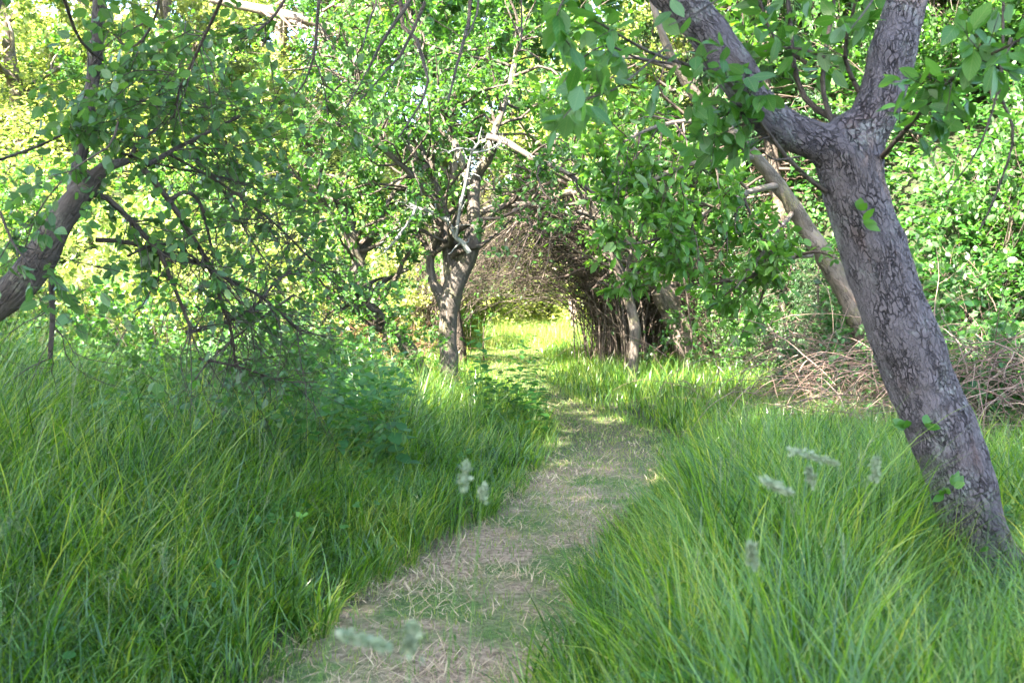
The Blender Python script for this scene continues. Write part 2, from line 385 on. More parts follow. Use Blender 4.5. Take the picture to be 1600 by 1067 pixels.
M_bark = bark_mat('plum_bark', (.018,.012,.013), (.108,.088,.096), (.165,.142,.154), crack=44, stretch=.40, bump=.010, lichen=(.27,.28,.26), lich_amt=.55, red=(.11,.065,.055), disp=.0042, crk=.5, ew=.13, cellv=.03)
M_bark_dark = bark_mat('dark_bark', (.007,.005,.004), (.032,.024,.019), (.08,.062,.05), crack=22, bump=.012, lichen=(.25,.24,.17), lich_amt=.35)
M_bark_mid = bark_mat('grey_bark', (.014,.011,.010), (.055,.045,.038), (.13,.11,.095), crack=42, stretch=.16, bump=.01, lichen=(.16,.17,.05), lich_amt=.4)
M_bark_pale = bark_mat('pale_bark', (.022,.017,.014), (.075,.058,.048), (.19,.155,.132), crack=26, stretch=.3, bump=.008, lichen=(.2,.2,.07), lich_amt=.5)

# ------------------------------------------------------------------ ground
def axis(a, b, fine, lim, n=26):
    c = np.arange(a, b+1e-6, fine); g = np.geomspace(1, lim, n)
    return np.r_[(a-g)[::-1], c, b+g]
gx = axis(-16, 16, .16, 380); gy = axis(-3, 46, .16, 380)
X, Y = np.meshgrid(gx, gy); Z = ground(X, Y)
V = np.stack([X, Y, Z], -1).reshape(-1, 3); nx = len(gx); ny = len(gy)
i, j = np.meshgrid(np.arange(nx-1), np.arange(ny-1)); b0 = (j*nx+i).ravel()
F = np.stack([b0, b0+1, b0+nx+1, b0+nx], 1)
m, nt, out = new_mat('soil_and_thatch')
at = N_(nt, 'ShaderNodeAttribute', attribute_name='path'); g = N_(nt, 'ShaderNodeNewGeometry')
def noise(sc, det=5): 
    n = N_(nt, 'ShaderNodeTexNoise'); n.inputs['Scale'].default_value = sc; n.inputs['Detail'].default_value = det; n.inputs['Roughness'].default_value = .65
    nt.links.new(g.outputs['Position'], n.inputs['Vector']); return n.outputs[0]
soil = ramp(nt, noise(9), [(.012,.016,.008),(.028,.034,.012),(.04,.06,.018)])
thatch = ramp(nt, noise(26), [(.10,.066,.042),(.33,.235,.155),(.55,.42,.29)], [.3,.5,.72])
moss = ramp(nt, noise(30), [(.05,.10,.02),(.14,.22,.05)], [.35,.65])
thatch = mix(nt, ramp(nt, noise(1.4, 3), [(0,0,0),(1,1,1)], [.44,.60]), thatch, moss)
col = mix(nt, at.outputs['Fac'], soil, thatch)
pb = N_(nt, 'ShaderNodeBsdfPrincipled'); nt.links.new(col, pb.inputs['Base Color']); pb.inputs['Roughness'].default_value = .95
bp = N_(nt, 'ShaderNodeBump'); bp.inputs['Distance'].default_value = .04; nt.links.new(noise(40), bp.inputs['Height']); nt.links.new(bp.outputs[0], pb.inputs['Normal'])
nt.links.new(pb.outputs[0], out.inputs[0])
me = make_mesh('ground', [(V, F, None)], m)
u, _ = pathu(V[:, 0], V[:, 1])
pa = me.attributes.new('path', 'FLOAT', 'POINT')
pa.data.foreach_set('value', ((1-sstep(-.12, .18, u+(n2(V[:,0],V[:,1],.35,9)-.5)*.6))*(1-.85*sstep(7, 11, V[:, 1]))).astype(np.float32))
go = link('ground', me); go['kind'] = 'structure'; go['label'] = 'uneven orchard floor with mown straw strewn path and rising banks'

# ------------------------------------------------------------------ grass
def blades(x, y, az, L, th0, bend, wd, K=6, z=None):
    n = len(x); z = ground(x, y)-.01 if z is None else z
    s = np.linspace(0, 1, K)
    th = th0[:, None] + bend[:, None]*s[None]**1.3
    seg = L[:, None]/(K-1)
    dh = np.sin(th)*seg; dz = np.cos(th)*seg
    H = np.concatenate([np.zeros((n, 1)), np.cumsum(dh[:, :-1], 1)], 1); Zz = np.concatenate([np.zeros((n, 1)), np.cumsum(dz[:, :-1], 1)], 1)
    az2 = az[:, None] + rng.normal(size=(n, 1))*.25*s[None]
    cx = x[:, None]+np.cos(az2)*H; cy = y[:, None]+np.sin(az2)*H; cz = z[:, None]+Zz
    tw = az[:, None]+np.pi/2 + rng.normal(size=(n, 1))*.9
    ww = wd[:, None]*.5*(1-s[None]**2.2*.95)*(.65+.35*np.sin(np.pi*np.clip(s*1.3, 0, 1)))[None]
    ox, oy = np.cos(tw)*ww, np.sin(tw)*ww
    V = np.stack([np.stack([cx-ox, cy-oy, cz], -1), np.stack([cx+ox, cy+oy, cz], -1)], 2).reshape(-1, 3)
    b = np.arange(n)[:, None]*2*K + np.arange(K-1)[None]*2
    F = np.stack([b, b+1, b+3, b+2], -1).reshape(-1, 4)
    return (V, F, None, None)

def sample(n, y0, y1, pw=1.0, wid=.62):
    """more points near the camera: density ~ 1/y^pw"""
    if pw == 1.0:
        y = rng.uniform(y0, y1, n)           # area grows with y, so density ~1/y
    else: y = (rng.uniform(y0**(2-pw), y1**(2-pw), n))**(1/(2-pw))
    x = rng.uniform(-1, 1, n)*(wid*y+1.2)
    return x, y
def ghere(x, y):
    u, sd = pathu(x, y)
    nz = n2(x, y, .9, 21)
    left = .22+.50*sstep(.1, 1.9, u) ; left = left*(1-.35*sstep(10, 15, y))
    right = .22+.38*sstep(0, .8, u); right = right*(1-.36*sstep(4.5, 8, y))*(1-.35*sstep(8, 12, y))
    h = np.where(sd < 0, left, right)*(.42+1.12*nz)
    h = h*(1-.72*np.exp(-(((x-.475*y)/.42)**2+((y-4.0)/1.1)**2)))*(1-.3*np.exp(-(((x+2.6)/1.6)**2+((y-9.5)/2.6)**2)))
    h = h*(1+.4*np.exp(-((x+3.4)/1.3)**2-((y-6.8)/2.2)**2))
    far = sstep(13, 17, y); h = h*(1-far)+far*(.30+.12*nz)
    lawn = sstep(14.5, 16.5, y)*(x > -2.2)*(x < 1.6)*sstep(0, .8, 1.0-u)
    h = h*(1-.5*lawn)
    return h, u, sd
def grass_mass(name, label, n, y0, y1, K, wd, seedy):
    x, y = sample(n, y0, y1)
    # pull into tufts
    tc = np.round(np.stack([x, y], 1)/.22)
    hx = hsh(tc[:,0].astype(np.int64), tc[:,1].astype(np.int64), np.zeros(len(x), np.int64), 5); hy = hsh(tc[:,0].astype(np.int64), tc[:,1].astype(np.int64), np.ones(len(x), np.int64), 6)
    cx = (tc[:,0]+hx-.5)*.22; cy = (tc[:,1]+hy-.5)*.22
    tuft = rng.random(len(x)) < .6
    x = np.where(tuft, cx+rng.normal(size=len(x))*.035, x); y = np.where(tuft, cy+rng.normal(size=len(x))*.035, y)
    h, u, sd = ghere(x, y)
    edge = (n2(x, y, .3, 30)-.5)*.36
    t = y-footy(x)
    ok = (u+edge > .0) & (t < 1.3+n2(x, y, 1.2, 8)*1.0) & (rng.random(len(x)) < .35+n2(x, y, .6, 77)*1.1)
    x, y, h, u, sd, hx, hy, tuft, cx, cy = [a[ok] for a in (x, y, h, u, sd, hx, hy, tuft, cx, cy)]
    n = len(x)
    az = rng.uniform(0, 2*np.pi, n)
    out_ = np.arctan2(y-cy, x-cx); az = np.where(tuft & (rng.random(n) < .8), out_+rng.normal(size=n)*.4, az)
    near_edge = np.exp(-u/.35)*(y < 14)
    towards = np.where(sd < 0, 0, np.pi)   # lean over the path
    az = np.where(rng.random(n) < near_edge*.5, towards+rng.normal(size=n)*.6, az)
    L = h*rng.uniform(.55, 1.45, n)*1.25
    drp = np.where(sd < 0, 1.5, .95)
    th0 = np.abs(rng.normal(size=n))*.20+.05; bend = np.abs(rng.normal(size=n))*drp+rng.uniform(0.1, .75, n)
    stiff = rng.random(n) < .22; bend = np.where(stiff, bend*.25, bend)
    wv = wd*rng.uniform(.55, 1.35, n)*(1+y/16)*np.where(stiff, .55, 1)
    o = link(name, make_mesh(name, [blades(x, y, az, L, th0, bend, wv, K)], M_grass))
    tag(o, label, 'grass', kind='stuff'); return o
grass_mass('long_grass', 'long uncut green grass on both sides of the near path', 125000, 1.7, 9, 8, .0074, 1)
grass_mass('far_grass', 'sunlit shorter grass under the trees farther along the path', 170000, 9, 34, 5, .0066, 1)

def tufts(nt_, y0, y1, nb, side):
    x, y = sample(nt_, y0, y1, wid=.58); u, sd = pathu(x, y); ok = (u > .22) & (sd == side) & (y < footy(x)+.5); x, y = x[ok], y[ok]
    h, _, _ = ghere(x, y); k = rng.integers(nb//2, nb, len(x)); T = np.repeat(np.arange(len(x)), k); n = len(T)
    a = rng.uniform(0, 6.28, n); rr = np.abs(rng.normal(size=n))*.035; X_ = x[T]+np.cos(a)*rr; Y_ = y[T]+np.sin(a)*rr
    sz = rng.uniform(.8, 1.45, len(x))[T]; az = a+rng.normal(size=n)*.4+0; lean = rng.uniform(0, 6.28, len(x))[T]
    az = np.where(rng.random(n) < .3, lean+rng.normal(size=n)*.5, az)
    L = h[T]*sz*rng.uniform(.65, 1.5, n); bd = rng.uniform(.6, 2.9 if side < 0 else 2.1, n)
    return blades(X_, Y_, az, L, rng.uniform(.05, .45, n), bd, rng.uniform(.006, .0125, n)*(1+y[T]/22), 9)
o = link('grass_tufts', make_mesh('grass_tufts', [tufts(2600, 2.0, 13, 46, -1), tufts(1500, 2.0, 13, 34, 1)], M_grass))
tag(o, 'coarse arching tufts of green grass among the long grass', 'grass', kind='stuff')

# flowering stalks mixed through the grass
def stalks(x, y, L, headlen):
    n = len(x); z = ground(x, y); az = rng.uniform(0, 6.28, n); K = 8
    s = np.linspace(0, 1, K); th = (rng.uniform(.02, .2, n)[:, None]+(rng.uniform(.05, .7, n)[:, None])*s[None]**2)
    seg = (L/(K-1))[:, None]
    H = np.cumsum(np.c_[np.zeros(n), (np.sin(th)*seg)[:, :-1]], 1); Zz = np.cumsum(np.c_[np.zeros(n), (np.cos(th)*seg)[:, :-1]], 1)
    Q = np.stack([x[:, None]+np.cos(az)[:, None]*H, y[:, None]+np.sin(az)[:, None]*H, z[:, None]+Zz], -1)
    st = tubes(Q, np.full((n, K), .0012)*(1+y[:, None]/12), 3)
    q, r = grow(Q, np.full((n, K), .0008), n*6, headlen, ang=(15, 40), t=(.8, .98), K=3, lvar=.4, rr=1, wander=.1)
    lf = leaf_on(q, n*34, .011, wr=.35, t=(.1, 1), spread=.35, lv=.3)
    lf = (lf[0], lf[1], np.zeros((len(lf[0]), 3)), None)
    br = tubes(q, r, 3)
    return [st, br, lf]
x, y = sample(1000, 2.6, 14); h, u, sd = ghere(x, y); ok = (u > .25) & ((sd < 0) | (rng.random(len(x)) < .5)) & (y < footy(x)); x, y, h = x[ok], y[ok], h[ok]
o = link('flowering_grass', make_mesh('flowering_grass', stalks(x, y, h*rng.uniform(1.1, 1.7, len(x)), .06), M_head))
tag(o, 'thin flowering grass stalks standing above the long grass', 'grass', kind='stuff')

# short mown blades + straw on the path
x, y = sample(330000, 2.4, 36, wid=.42); u, sd = pathu(x, y)
g1 = n2(x, y, .38, 40); ok = (u < .12) & (rng.random(len(x)) < np.clip((g1-.23)*3.2, .25, 1)+sstep(5, 8.5, y)); x, y, u = x[ok], y[ok], u[ok]; n = len(x)
far = 1+y/14
o = link('mown_grass', make_mesh('mown_grass', [blades(x, y, rng.uniform(0, 6.28, n), rng.uniform(.02, .075, n)*(1+.6*sstep(12, 18, y)+1.2*np.clip((u+.15)/.2, 0, 1)), np.abs(rng.normal(size=n))*.5, rng.uniform(0, 1.2, n), .0035*rng.uniform(.6, 1.3, n)*far, 4)], M_short))
tag(o, 'short mown green grass growing through the path', 'grass', kind='stuff')
x, y = sample(150000, 2.4, 16, wid=.45); u, sd = pathu(x, y); g1 = n2(x, y, .55, 40); ok = (u < .1) & (rng.random(len(x)) < np.clip((.74-g1)*2.6, .14, 1)*(1-.8*sstep(7.5, 10.5, y))); x, y = x[ok], y[ok]; n = len(x)
o = link('dry_cuttings', make_mesh('dry_cuttings', [blades(x, y, rng.uniform(0, 6.28, n), rng.uniform(.03, .13, n), rng.uniform(.85, 1.56, n), rng.uniform(-.3, .6, n), .0032*rng.uniform(.5, 1.5, n)*(1+y/14), 4, z=ground(x, y)+rng.uniform(.0, .03, n))], M_straw))
tag(o, 'pale dry grass cuttings lying on the path', 'straw', kind='stuff')

# ------------------------------------------------------------------ leafy cover on the banks (uncountable)
def slope_pts(n, y0=6, y1=46, wid=.66, tmin=.2, tmax=30):
    x, y = sample(n, y0, y1, wid=wid); t = y-footy(x); ok = (t > tmin) & (t < tmax)
    return x[ok], y[ok], t[ok]
def cover(name, label, n, region, L, mat, tri=False, hmax=.8, lumps=1.1, y0=6, y1=44, seed=0, wr=.75):
    x, y, t = slope_pts(n, y0, y1); ok = region(x, y); x, y, t = x[ok], y[ok], t[ok]
    lump = n2(x, y, lumps, 60+seed); top = hmax*(.25+1.1*lump**1.3)*sstep(.1, 1.2, t)+.06
    z = ground(x, y)+top*rng.random(len(x))**.45
    n = len(x); pos = np.stack([x, y, z], 1)
    d = nrm(rng.normal(size=(n, 3))*[1, 1, .35]+[0, 0, -.15]); up = nrm(np.array([-.05, -.35, 1.])+rng.normal(size=(n, 3))*.38)
    LL = L*rng.uniform(.6, 1.3, n)*(1+np.maximum(y-14, 0)/40)
    ps = []
    if tri:
        side = nrm(np.cross(d, up))
        for k, sg in ((0, 0), (1, 1.1), (2, -1.1)):
            ps.append(leaves(pos, nrm(d*(1 if k == 0 else .35)+side*sg), up, LL*(1 if k == 0 else .8), LL*wr*(1 if k == 0 else .8), FAR))
    else: ps.append(leaves(pos, d, up, LL, LL*wr, FAR))
    o = link(name, make_mesh(name, ps, mat)); tag(o, label, 'undergrowth', kind='stuff'); return o
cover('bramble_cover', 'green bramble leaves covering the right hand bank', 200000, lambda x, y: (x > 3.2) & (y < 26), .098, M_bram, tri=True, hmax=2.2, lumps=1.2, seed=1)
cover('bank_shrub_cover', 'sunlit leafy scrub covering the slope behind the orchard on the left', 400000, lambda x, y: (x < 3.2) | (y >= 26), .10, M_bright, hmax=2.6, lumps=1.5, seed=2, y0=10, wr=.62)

def weeds(name, label, n, x, y, hgt, L, mat):
    ok = ~((x > -1.9) & (x < -.4) & (y > 9.5)) & (pathu(x, y)[0] > .35) & (y < footy(x)+1); x, y = x[ok], y[ok]; lump = n2(x, y, .55, 91); ok = rng.random(len(x)) < (lump-.25)*2.2; x, y, lump = x[ok], y[ok], lump[ok]; n = len(x)
    z = ground(x, y)+(hgt*(.35+1.1*lump))*rng.random(n)**.5; pos = np.stack([x, y, z], 1)
    d = nrm(rng.normal(size=(n, 3))*[1, 1, .3]+[0, 0, -.1]); up = nrm(np.array([0, -.1, 1.])+rng.normal(size=(n, 3))*.3); LL = L*rng.uniform(.6, 1.35, n)
    o = link(name, make_mesh(name, [leaves(pos, d, up, LL, LL*.62, NEAR if n < 30000 else FAR)], mat)); tag(o, label, 'undergrowth', kind='stuff')
weeds('weed_cover', 'leafy weeds and young brambles rising through the grass on the left bank', 0, rng.uniform(-7.5, -.9, 52000), rng.uniform(6.2, 15, 52000), .92, .072, M_nettle)
weeds('low_weeds', 'low broad leaved weeds among the near grass', 0, rng.uniform(-3.8, 3.6, 9000), rng.uniform(2.6, 8, 9000), .32, .05, M_nettle)
# ------------------------------------------------------------------ tree builder
def px_limb(pts, d0=None):
    """pts: (px, py, depth, width_px)"""
    return [P(a, b, d) for a, b, d, w_ in pts], [W(w_, d)/2 for a, b, d, w_ in pts]
def as_branches(limbs, K=14):
    Q = [resamp(*spline(p, r), K) for p, r in limbs]
    return np.stack([q[0] for q in Q]), np.stack([q[1] for q in Q])
def infr(Q):    # inside the picture?
    p = Q.mean(1); d = np.maximum(p[:, 1], .1); hx = np.abs(p[:, 0]/d); hz = (p[:, 2]-CAM_H)/d+.04
    return (hx < .53) & (np.abs(hz) < .36)

# ---- the big leaning plum tree on the right
def seg_sdf(p, A, B, ra, rb):
    ab = B-A; t = np.clip(((p-A)@ab)/(ab@ab), 0, 1)
    return np.linalg.norm(p-(A+t[:, None]*ab), axis=1)-(ra+(rb-ra)*t), t
def chain_sdf(p, C, R):
    out = None
    for i in range(len(C)-1):
        d, _ = seg_sdf(p, C[i], C[i+1], R[i], R[i+1]); out = d if out is None else np.minimum(out, d)
    return out
def smin(a, b, k):
    h = np.clip(.5+.5*(b-a)/k, 0, 1); return b+(a-b)*h-k*h*(1-h)
TD = 4.75
trunk_px = [(1604,1050,4.78,190),(1575,975,4.78,135),(1548,895,4.77,106),(1520,815,4.76,97),(1502,750,4.75,97),(1470,670,4.74,100),(1440,600,4.72,101),(1412,525,4.70,100),(1385,450,4.68,99),(1360,375,4.66,96),(1336,300,4.65,90),(1324,245,4.64,84),(1326,212,4.64,66)]
right_px = [(1330,290,4.65,60),(1345,225,4.65,70),(1366,180,4.66,68),(1384,130,4.68,67),(1394,85,4.70,70),(1405,45,4.72,66),(1420,0,4.75,66),(1450,-110,4.9,58),(1440,-260,5.1,50),(1480,-420,5.2,40)]
left_px = [(1335,262,4.64,60),(1300,232,4.62,58),(1262,214,4.6,54),(1222,196,4.56,58),(1186,168,4.52,62),(1160,130,4.48,62),(1135,95,4.45,60),(1105,50,4.42,57),(1068,8,4.4,52),(1010,-40,4.38,46),(940,-120,4.3,40),(900,-260,4.1,34)]
chains = [px_limb(c) for c in (trunk_px, right_px, left_px)]
CR = []
for p, r in chains:
    a, b = spline(p, r, .07); CR.append((a, b))
def tree_sdf(p):
    a, b, c = (chain_sdf(p, C, R) for C, R in CR)
    return smin(smin(a, b, .05), c, .07)
tp = [tubes(C[None], R[None]*1.05, 20) for C, R in CR]
def capped(tp):
    me = make_mesh('tmp', [(t[0], t[1], None) for t in tp], M_bark)
    import bmesh
    bm = bmesh.new(); bm.from_mesh(me); bmesh.ops.holes_fill(bm, edges=bm.edges[:], sides=40); bmesh.ops.recalc_face_normals(bm, faces=bm.faces[:]); bm.to_mesh(me); bm.free(); return me
tm_ = bpy.data.objects.new('tmp', capped(tp)); COL.objects.link(tm_)
rm = tm_.modifiers.new('r', 'REMESH'); rm.mode = 'VOXEL'; rm.voxel_size = .0085
bpy.context.view_layer.update()
ev = tm_.evaluated_get(bpy.context.evaluated_depsgraph_get()); em = ev.to_mesh()
vv = np.empty(len(em.vertices)*3, np.float32); em.vertices.foreach_get('co', vv); vv = vv.reshape(-1, 3).astype(float)
lvi = np.empty(len(em.loops), np.int32); em.loops.foreach_get('vertex_index', lvi); ff = lvi.reshape(-1, 4).astype(np.int64)
ev.to_mesh_clear(); bpy.data.objects.remove(tm_)
for _ in range(2):
    e = .004; d0 = tree_sdf(vv)
    gr = np.stack([tree_sdf(vv+np.eye(3)[k]*e)-d0 for k in range(3)], 1)/e
    vv = vv-np.clip(d0, -.05, .05)[:, None]*nrm(gr)
# lumps, burls
nz = (vnoise(vv/.22, 2)-.5)*.030+(vnoise(vv/.08, 4)-.5)*.014
vv = vv+nrm(gr)*nz[:, None]
def lump(c, r, h):
    global vv
    d = np.linalg.norm(vv-c, axis=1); vv = vv+nrm(gr)*(h*np.exp(-(d/r)**2))[:, None]
lump(P(1262,236,4.52), .05, .02); lump(P(1490,775,4.6), .07, .022); lump(P(1436,668,4.58), .05, .018); lump(P(1372,385,4.5), .03, .01)
for _ in range(34):
    C0, R0 = CR[0]; i_ = rng.integers(2, len(C0)-4); a_ = rng.uniform(0, 6.28); lump(C0[i_]+np.array([math.cos(a_), math.sin(a_), rng.uniform(-.3, .3)])*R0[i_], rng.uniform(.025, .06), rng.uniform(-.009, .014))
# bark coordinates, blended between the axes
ax0 = nrm((CR[0][0][-1]-CR[0][0][0])[None])[0]; ax1 = nrm((CR[1][0][-1]-CR[1][0][0])[None])[0]; ax2 = nrm((P(1100,40,4.42)-P(1290,225,4.62))[None])[0]
da, db, dc = (chain_sdf(vv, C, R) for C, R in CR)
wts = np.stack([np.exp(-np.maximum(d, -.02)/.03) for d in (da, db, dc)], 1); wts /= wts.sum(1, keepdims=True)
axv = nrm(wts@np.stack([ax0, ax1, ax2])); rel = vv-P(1320,230,4.64)
al = (rel*axv).sum(1, keepdims=True); per = rel-al*axv
# rotate so that the axis maps to z
def to_z(axv, per):
    xh = nrm(np.cross(np.tile([0., 1, 0], (len(axv), 1)), axv)); yh = np.cross(axv, xh)
    return (per*xh).sum(1), (per*yh).sum(1)
bx, by = to_z(axv, per)
bc = np.stack([bx, by, al[:, 0]], 1)
T1 = thing('plum_tree', 'large plum tree at right with a thick grey leaning trunk forking into two limbs', 'tree', tuple(P(1572,968,4.78)*[1,1,0]))
part('trunk', [(vv, ff, bc)], M_bark, T1)
# branchwork
def twig_px(pts, d, w0=6, w1=2):
    n = len(pts); dd = np.linspace(d[0], d[1], n) if not np.isscalar(d) else np.full(n, d); ww = np.linspace(w0, w1, n)
    return [P(a, b, q) for (a, b), q in zip(pts, dd)], [W(w_, q)/2 for w_, q in zip(ww, dd)]
tw = [twig_px([(1290,300),(1232,250),(1140,130),(1060,98),(1010,80),(960,50),(905,20)], (4.6,3.8), 8, 3),
      twig_px([(1050,100),(990,90),(950,70),(905,95),(880,130)], (4.0,3.7), 5, 2),
      twig_px([(1045,70),(1000,110),(960,140),(905,160),(880,185)], (4.0,3.6), 4, 2),
      twig_px([(900,-40),(880,0),(868,40),(890,70)], (3.2,3.2), 4, 2),
      twig_px([(1320,190),(1290,180),(1255,150),(1240,100),(1235,40),(1228,-30)], (4.7,5.0), 12, 6),
      twig_px([(1300,190),(1285,140),(1290,80),(1300,20),(1310,-40)], (4.7,4.9), 9, 5),
      twig_px([(1260,100),(1210,60),(1190,10),(1180,-40)], (4.8,4.9), 6, 3),
      twig_px([(1345,150),(1320,90),(1330,30),(1345,-30)], (4.7,4.4), 8, 4),
      twig_px([(1290,90),(1240,75),(1180,85),(1130,110)], (4.6,5.0), 5, 2),
      twig_px([(1180,170),(1140,175),(1110,190),(1090,170)], (4.6,4.4), 5, 2),
      twig_px([(1375,250),(1400,220),(1440,175),(1480,130),(1540,90),(1620,50)], (4.6,3.4), 9, 4),
      twig_px([(1440,170),(1460,140),(1475,125),(1500,120)], (4.2,3.8), 4, 2),
      twig_px([(1580,60),(1560,140),(1585,210),(1550,320),(1530,360)], (3.9,3.9), 6, 3),
      twig_px([(1568,0),(1563,120),(1530,230),(1480,300)], (4.3,4.3), 5, 2),
      twig_px([(1200,-60),(1150,-20),(1090,20),(1045,40)], (3.0,2.8), 5, 2),
      twig_px([(1400,-60),(1370,-10),(1350,20),(1330,45)], (3.6,3.2), 5, 2),
      twig_px([(1250,245),(1210,250),(1190,235)], (4.5,4.3), 4, 2)]
BW, BR = as_branches(tw, 12)
q1, r1 = grow(BW[:12], BR[:12], 90, .22, K=6, rmin=.0013, grav=.05, rabs=.003)
# overhead crown (above the frame) carried by the two limbs
roots = as_branches([([P(1480,-420,5.2), P(1560,-700,5.4), P(1500,-1000,5.6)], [.06,.04,.02]), ([P(900,-260,4.1), P(700,-420,3.9), P(560,-620,3.9)], [.05,.035,.015]),
                     ([P(1450,-260,5.0), P(1250,-500,4.2), P(1150,-800,3.4)], [.05,.03,.015]), ([P(1450,-200,5.0), P(1750,-500,5.6), P(2000,-650,6.4)], [.05,.03,.015]),
                     ([P(1000,-60,4.4), P(900,-320,5.2), P(760,-520,6.4)], [.05,.03,.015])], 14)
c1, cr1 = grow(*roots, 34, 1.7, K=9, wander=.4, bias=(0, 0, .15)); c2, cr2 = grow(c1, cr1, 300, .6, K=6)
ok = ~infr(c2); c2, cr2 = c2[ok], cr2[ok]; ok = ~infr(c1); c1k, cr1k = c1[ok], cr1[ok]
part('branchwork', [tubes(BW, BR, 7), tubes(q1, r1, 5), tubes(roots[0], roots[1], 9), tubes(c1k, cr1k, 6), tubes(c2, cr2, 4)], M_bark_dark, T1)
lA = leaf_on(np.concatenate([BW[:12, 2:]]), 170, .092, wr=.52, tm=NEAR, droop=.5, t=(.2, 1))
sel = q1
lB = leaf_on(sel, 560, .09, wr=.52, tm=NEAR, droop=.5)
lC = leaf_on(c2, 4500, .09, wr=.6)
part('crown', [(a[0], a[1], None, a[3]) for a in (lA, lB, lC)], M_apple, T1)
# sprouts on the trunk
for (px, py, d, up_) in ((1348,330,4.42,(-.3,-.3,.9)), (1352,345,4.42,(.3,-.5,.3)), (1425,672,4.5,(-.9,-.3,.4)), (1450,668,4.48,(.5,-.6,.2)), (1485,775,4.5,(-.6,-.4,.7)), (1495,765,4.48,(.2,-.5,.9))):
    b = P(px, py, d); n = 5 if py > 400 else 3
    dd = nrm(np.array([up_]) + rng.normal(size=(n, 3))*.55)
    part('sprout', [leaves(np.tile(b, (n, 1))+dd*.01+[0,.05,0], dd, nrm(np.array([[0, -1., .6]])+rng.normal(size=(n, 3))*.3), rng.uniform(.045, .085, n), rng.uniform(.028, .045, n), NEAR)], M_plum, T1)

# ---- generic helper for a hand laid tree
def hand_tree(name, label, cat, limbs, mat, twigs, leafsets, base=None, sides=16, mtwig=None, group=None, K=16):
    p0 = limbs[0][0][0]
    root = thing(name, label, cat, (p0[0], p0[1], float(ground(p0[0], p0[1]))), group)
    part('trunk', [limb(p, r, sides, .05, .34) for p, r in limbs], mat, root)
    if twigs: part('branchwork', [tubes(q, r, 4 if q.shape[0] > 200 else 6) for q, r in twigs], mtwig or M_bark_dark, root)
    if leafsets: part('crown', [(a[0], a[1], None, a[3]) for a in leafsets[0]], leafsets[1], root)
    return root

# ---- old tree at the left edge
D = 5.2
L2 = [px_limb([(-330,900,4.9,100),(-230,700,4.95,86),(-120,560,5.0,76),(-40,490,5.05,66),(20,455,5.1,60),(62,405,5.15,52),(95,345,5.2,42),(135,292,5.25,34),(165,262,5.3,20),(200,252,5.4,9)]),
      px_limb([(112,320,5.2,22),(126,235,5.5,20),(146,120,5.8,20),(156,0,6,20),(168,-70,6.1,24),(190,-150,6.2,23)]),
      px_limb([(-40,490,5.05,60),(-90,380,5.1,50),(-70,200,5.3,44),(-20,0,5.6,40),(60,-240,6.2,34)]),
      px_limb([(90,350,5.2,30),(118,310,5.3,26),(135,270,5.4,22)])]
tw = [twig_px(p, d, a, b) for p, d, a, b in [
      ([(120,310),(155,302),(190,330),(225,368),(250,395),(268,440),(285,480),(300,520)], (5.3,5.7), 11, 5),
      ([(150,375),(200,378),(250,395),(310,410),(360,440),(410,465),(472,522)], (5.5,6.2), 9, 4),
      ([(225,265),(262,310),(300,370),(330,420),(345,470),(362,520),(368,575)], (5.4,6.2), 10, 4),
      ([(262,318),(285,300),(310,312),(322,350),(333,400)], (5.5,5.9), 8, 4),
      ([(230,258),(270,235),(310,215),(375,182)], (5.4,6.0), 9, 5),
      ([(205,245),(215,225),(240,205),(268,203)], (5.4,5.8), 8, 3),
      ([(350,-10),(335,25),(318,60),(300,100),(280,140),(272,185)], (5.0,5.4), 7, 3),
      ([(250,-20),(245,20),(225,60),(200,75),(175,50)], (5.2,5.4), 5, 3),
      ([(445,0),(425,30),(400,50),(380,62)], (6,6), 5, 2),
      ([(500,-20),(495,40),(490,90),(470,140),(440,160)], (6.2,6.2), 6, 2),
      ([(490,90),(505,130),(512,180)], (6.2,6.2), 3, 2),
      ([(262,240),(350,290),(430,350),(480,400),(530,450)], (5.6,7.2), 5, 2),
      ([(300,240),(350,300),(395,380),(440,440)], (5.9,6.6), 5, 2),
      ([(200,400),(250,380),(300,400),(380,480),(400,560)], (5.4,6.2), 5, 2),
      ([(290,520),(350,505),(400,478),(430,440),(455,425)], (5.9,6.4), 7, 3),
      ([(310,560),(380,575),(440,595),(495,597)], (6.0,6.4), 5, 2),
      ([(460,460),(390,510),(330,560),(300,600)], (6.3,6.1), 4, 2),
      ([(185,190),(170,230),(120,260),(60,330),(30,420)], (4.6,4.6), 4, 2),
      ([(0,250),(80,220),(200,160),(330,170)], (4.8,5.8), 5, 2),
      ([(0,330),(20,380),(50,420),(56,440)], (4.4,4.4), 5, 2),
      ([(80,430),(82,500),(78,560)], (5.4,5.4), 10, 8),
      ([(100,0),(130,70),(190,110),(250,130),(330,120)], (5.4,6.4), 6, 2),
      ([(190,240),(260,260),(360,280),(430,310)], (5.5,6.6), 4, 2)]]
BW, BR = as_branches(tw, 14)
q1, r1 = grow(BW, BR, 480, .6, K=7, wander=.45, rmin=.0018, grav=.08, rabs=.004); q2, r2 = grow(q1, r1, 1500, .24, K=5, wander=.5, rmin=.0013, rabs=.0024, ang=(30, 80))
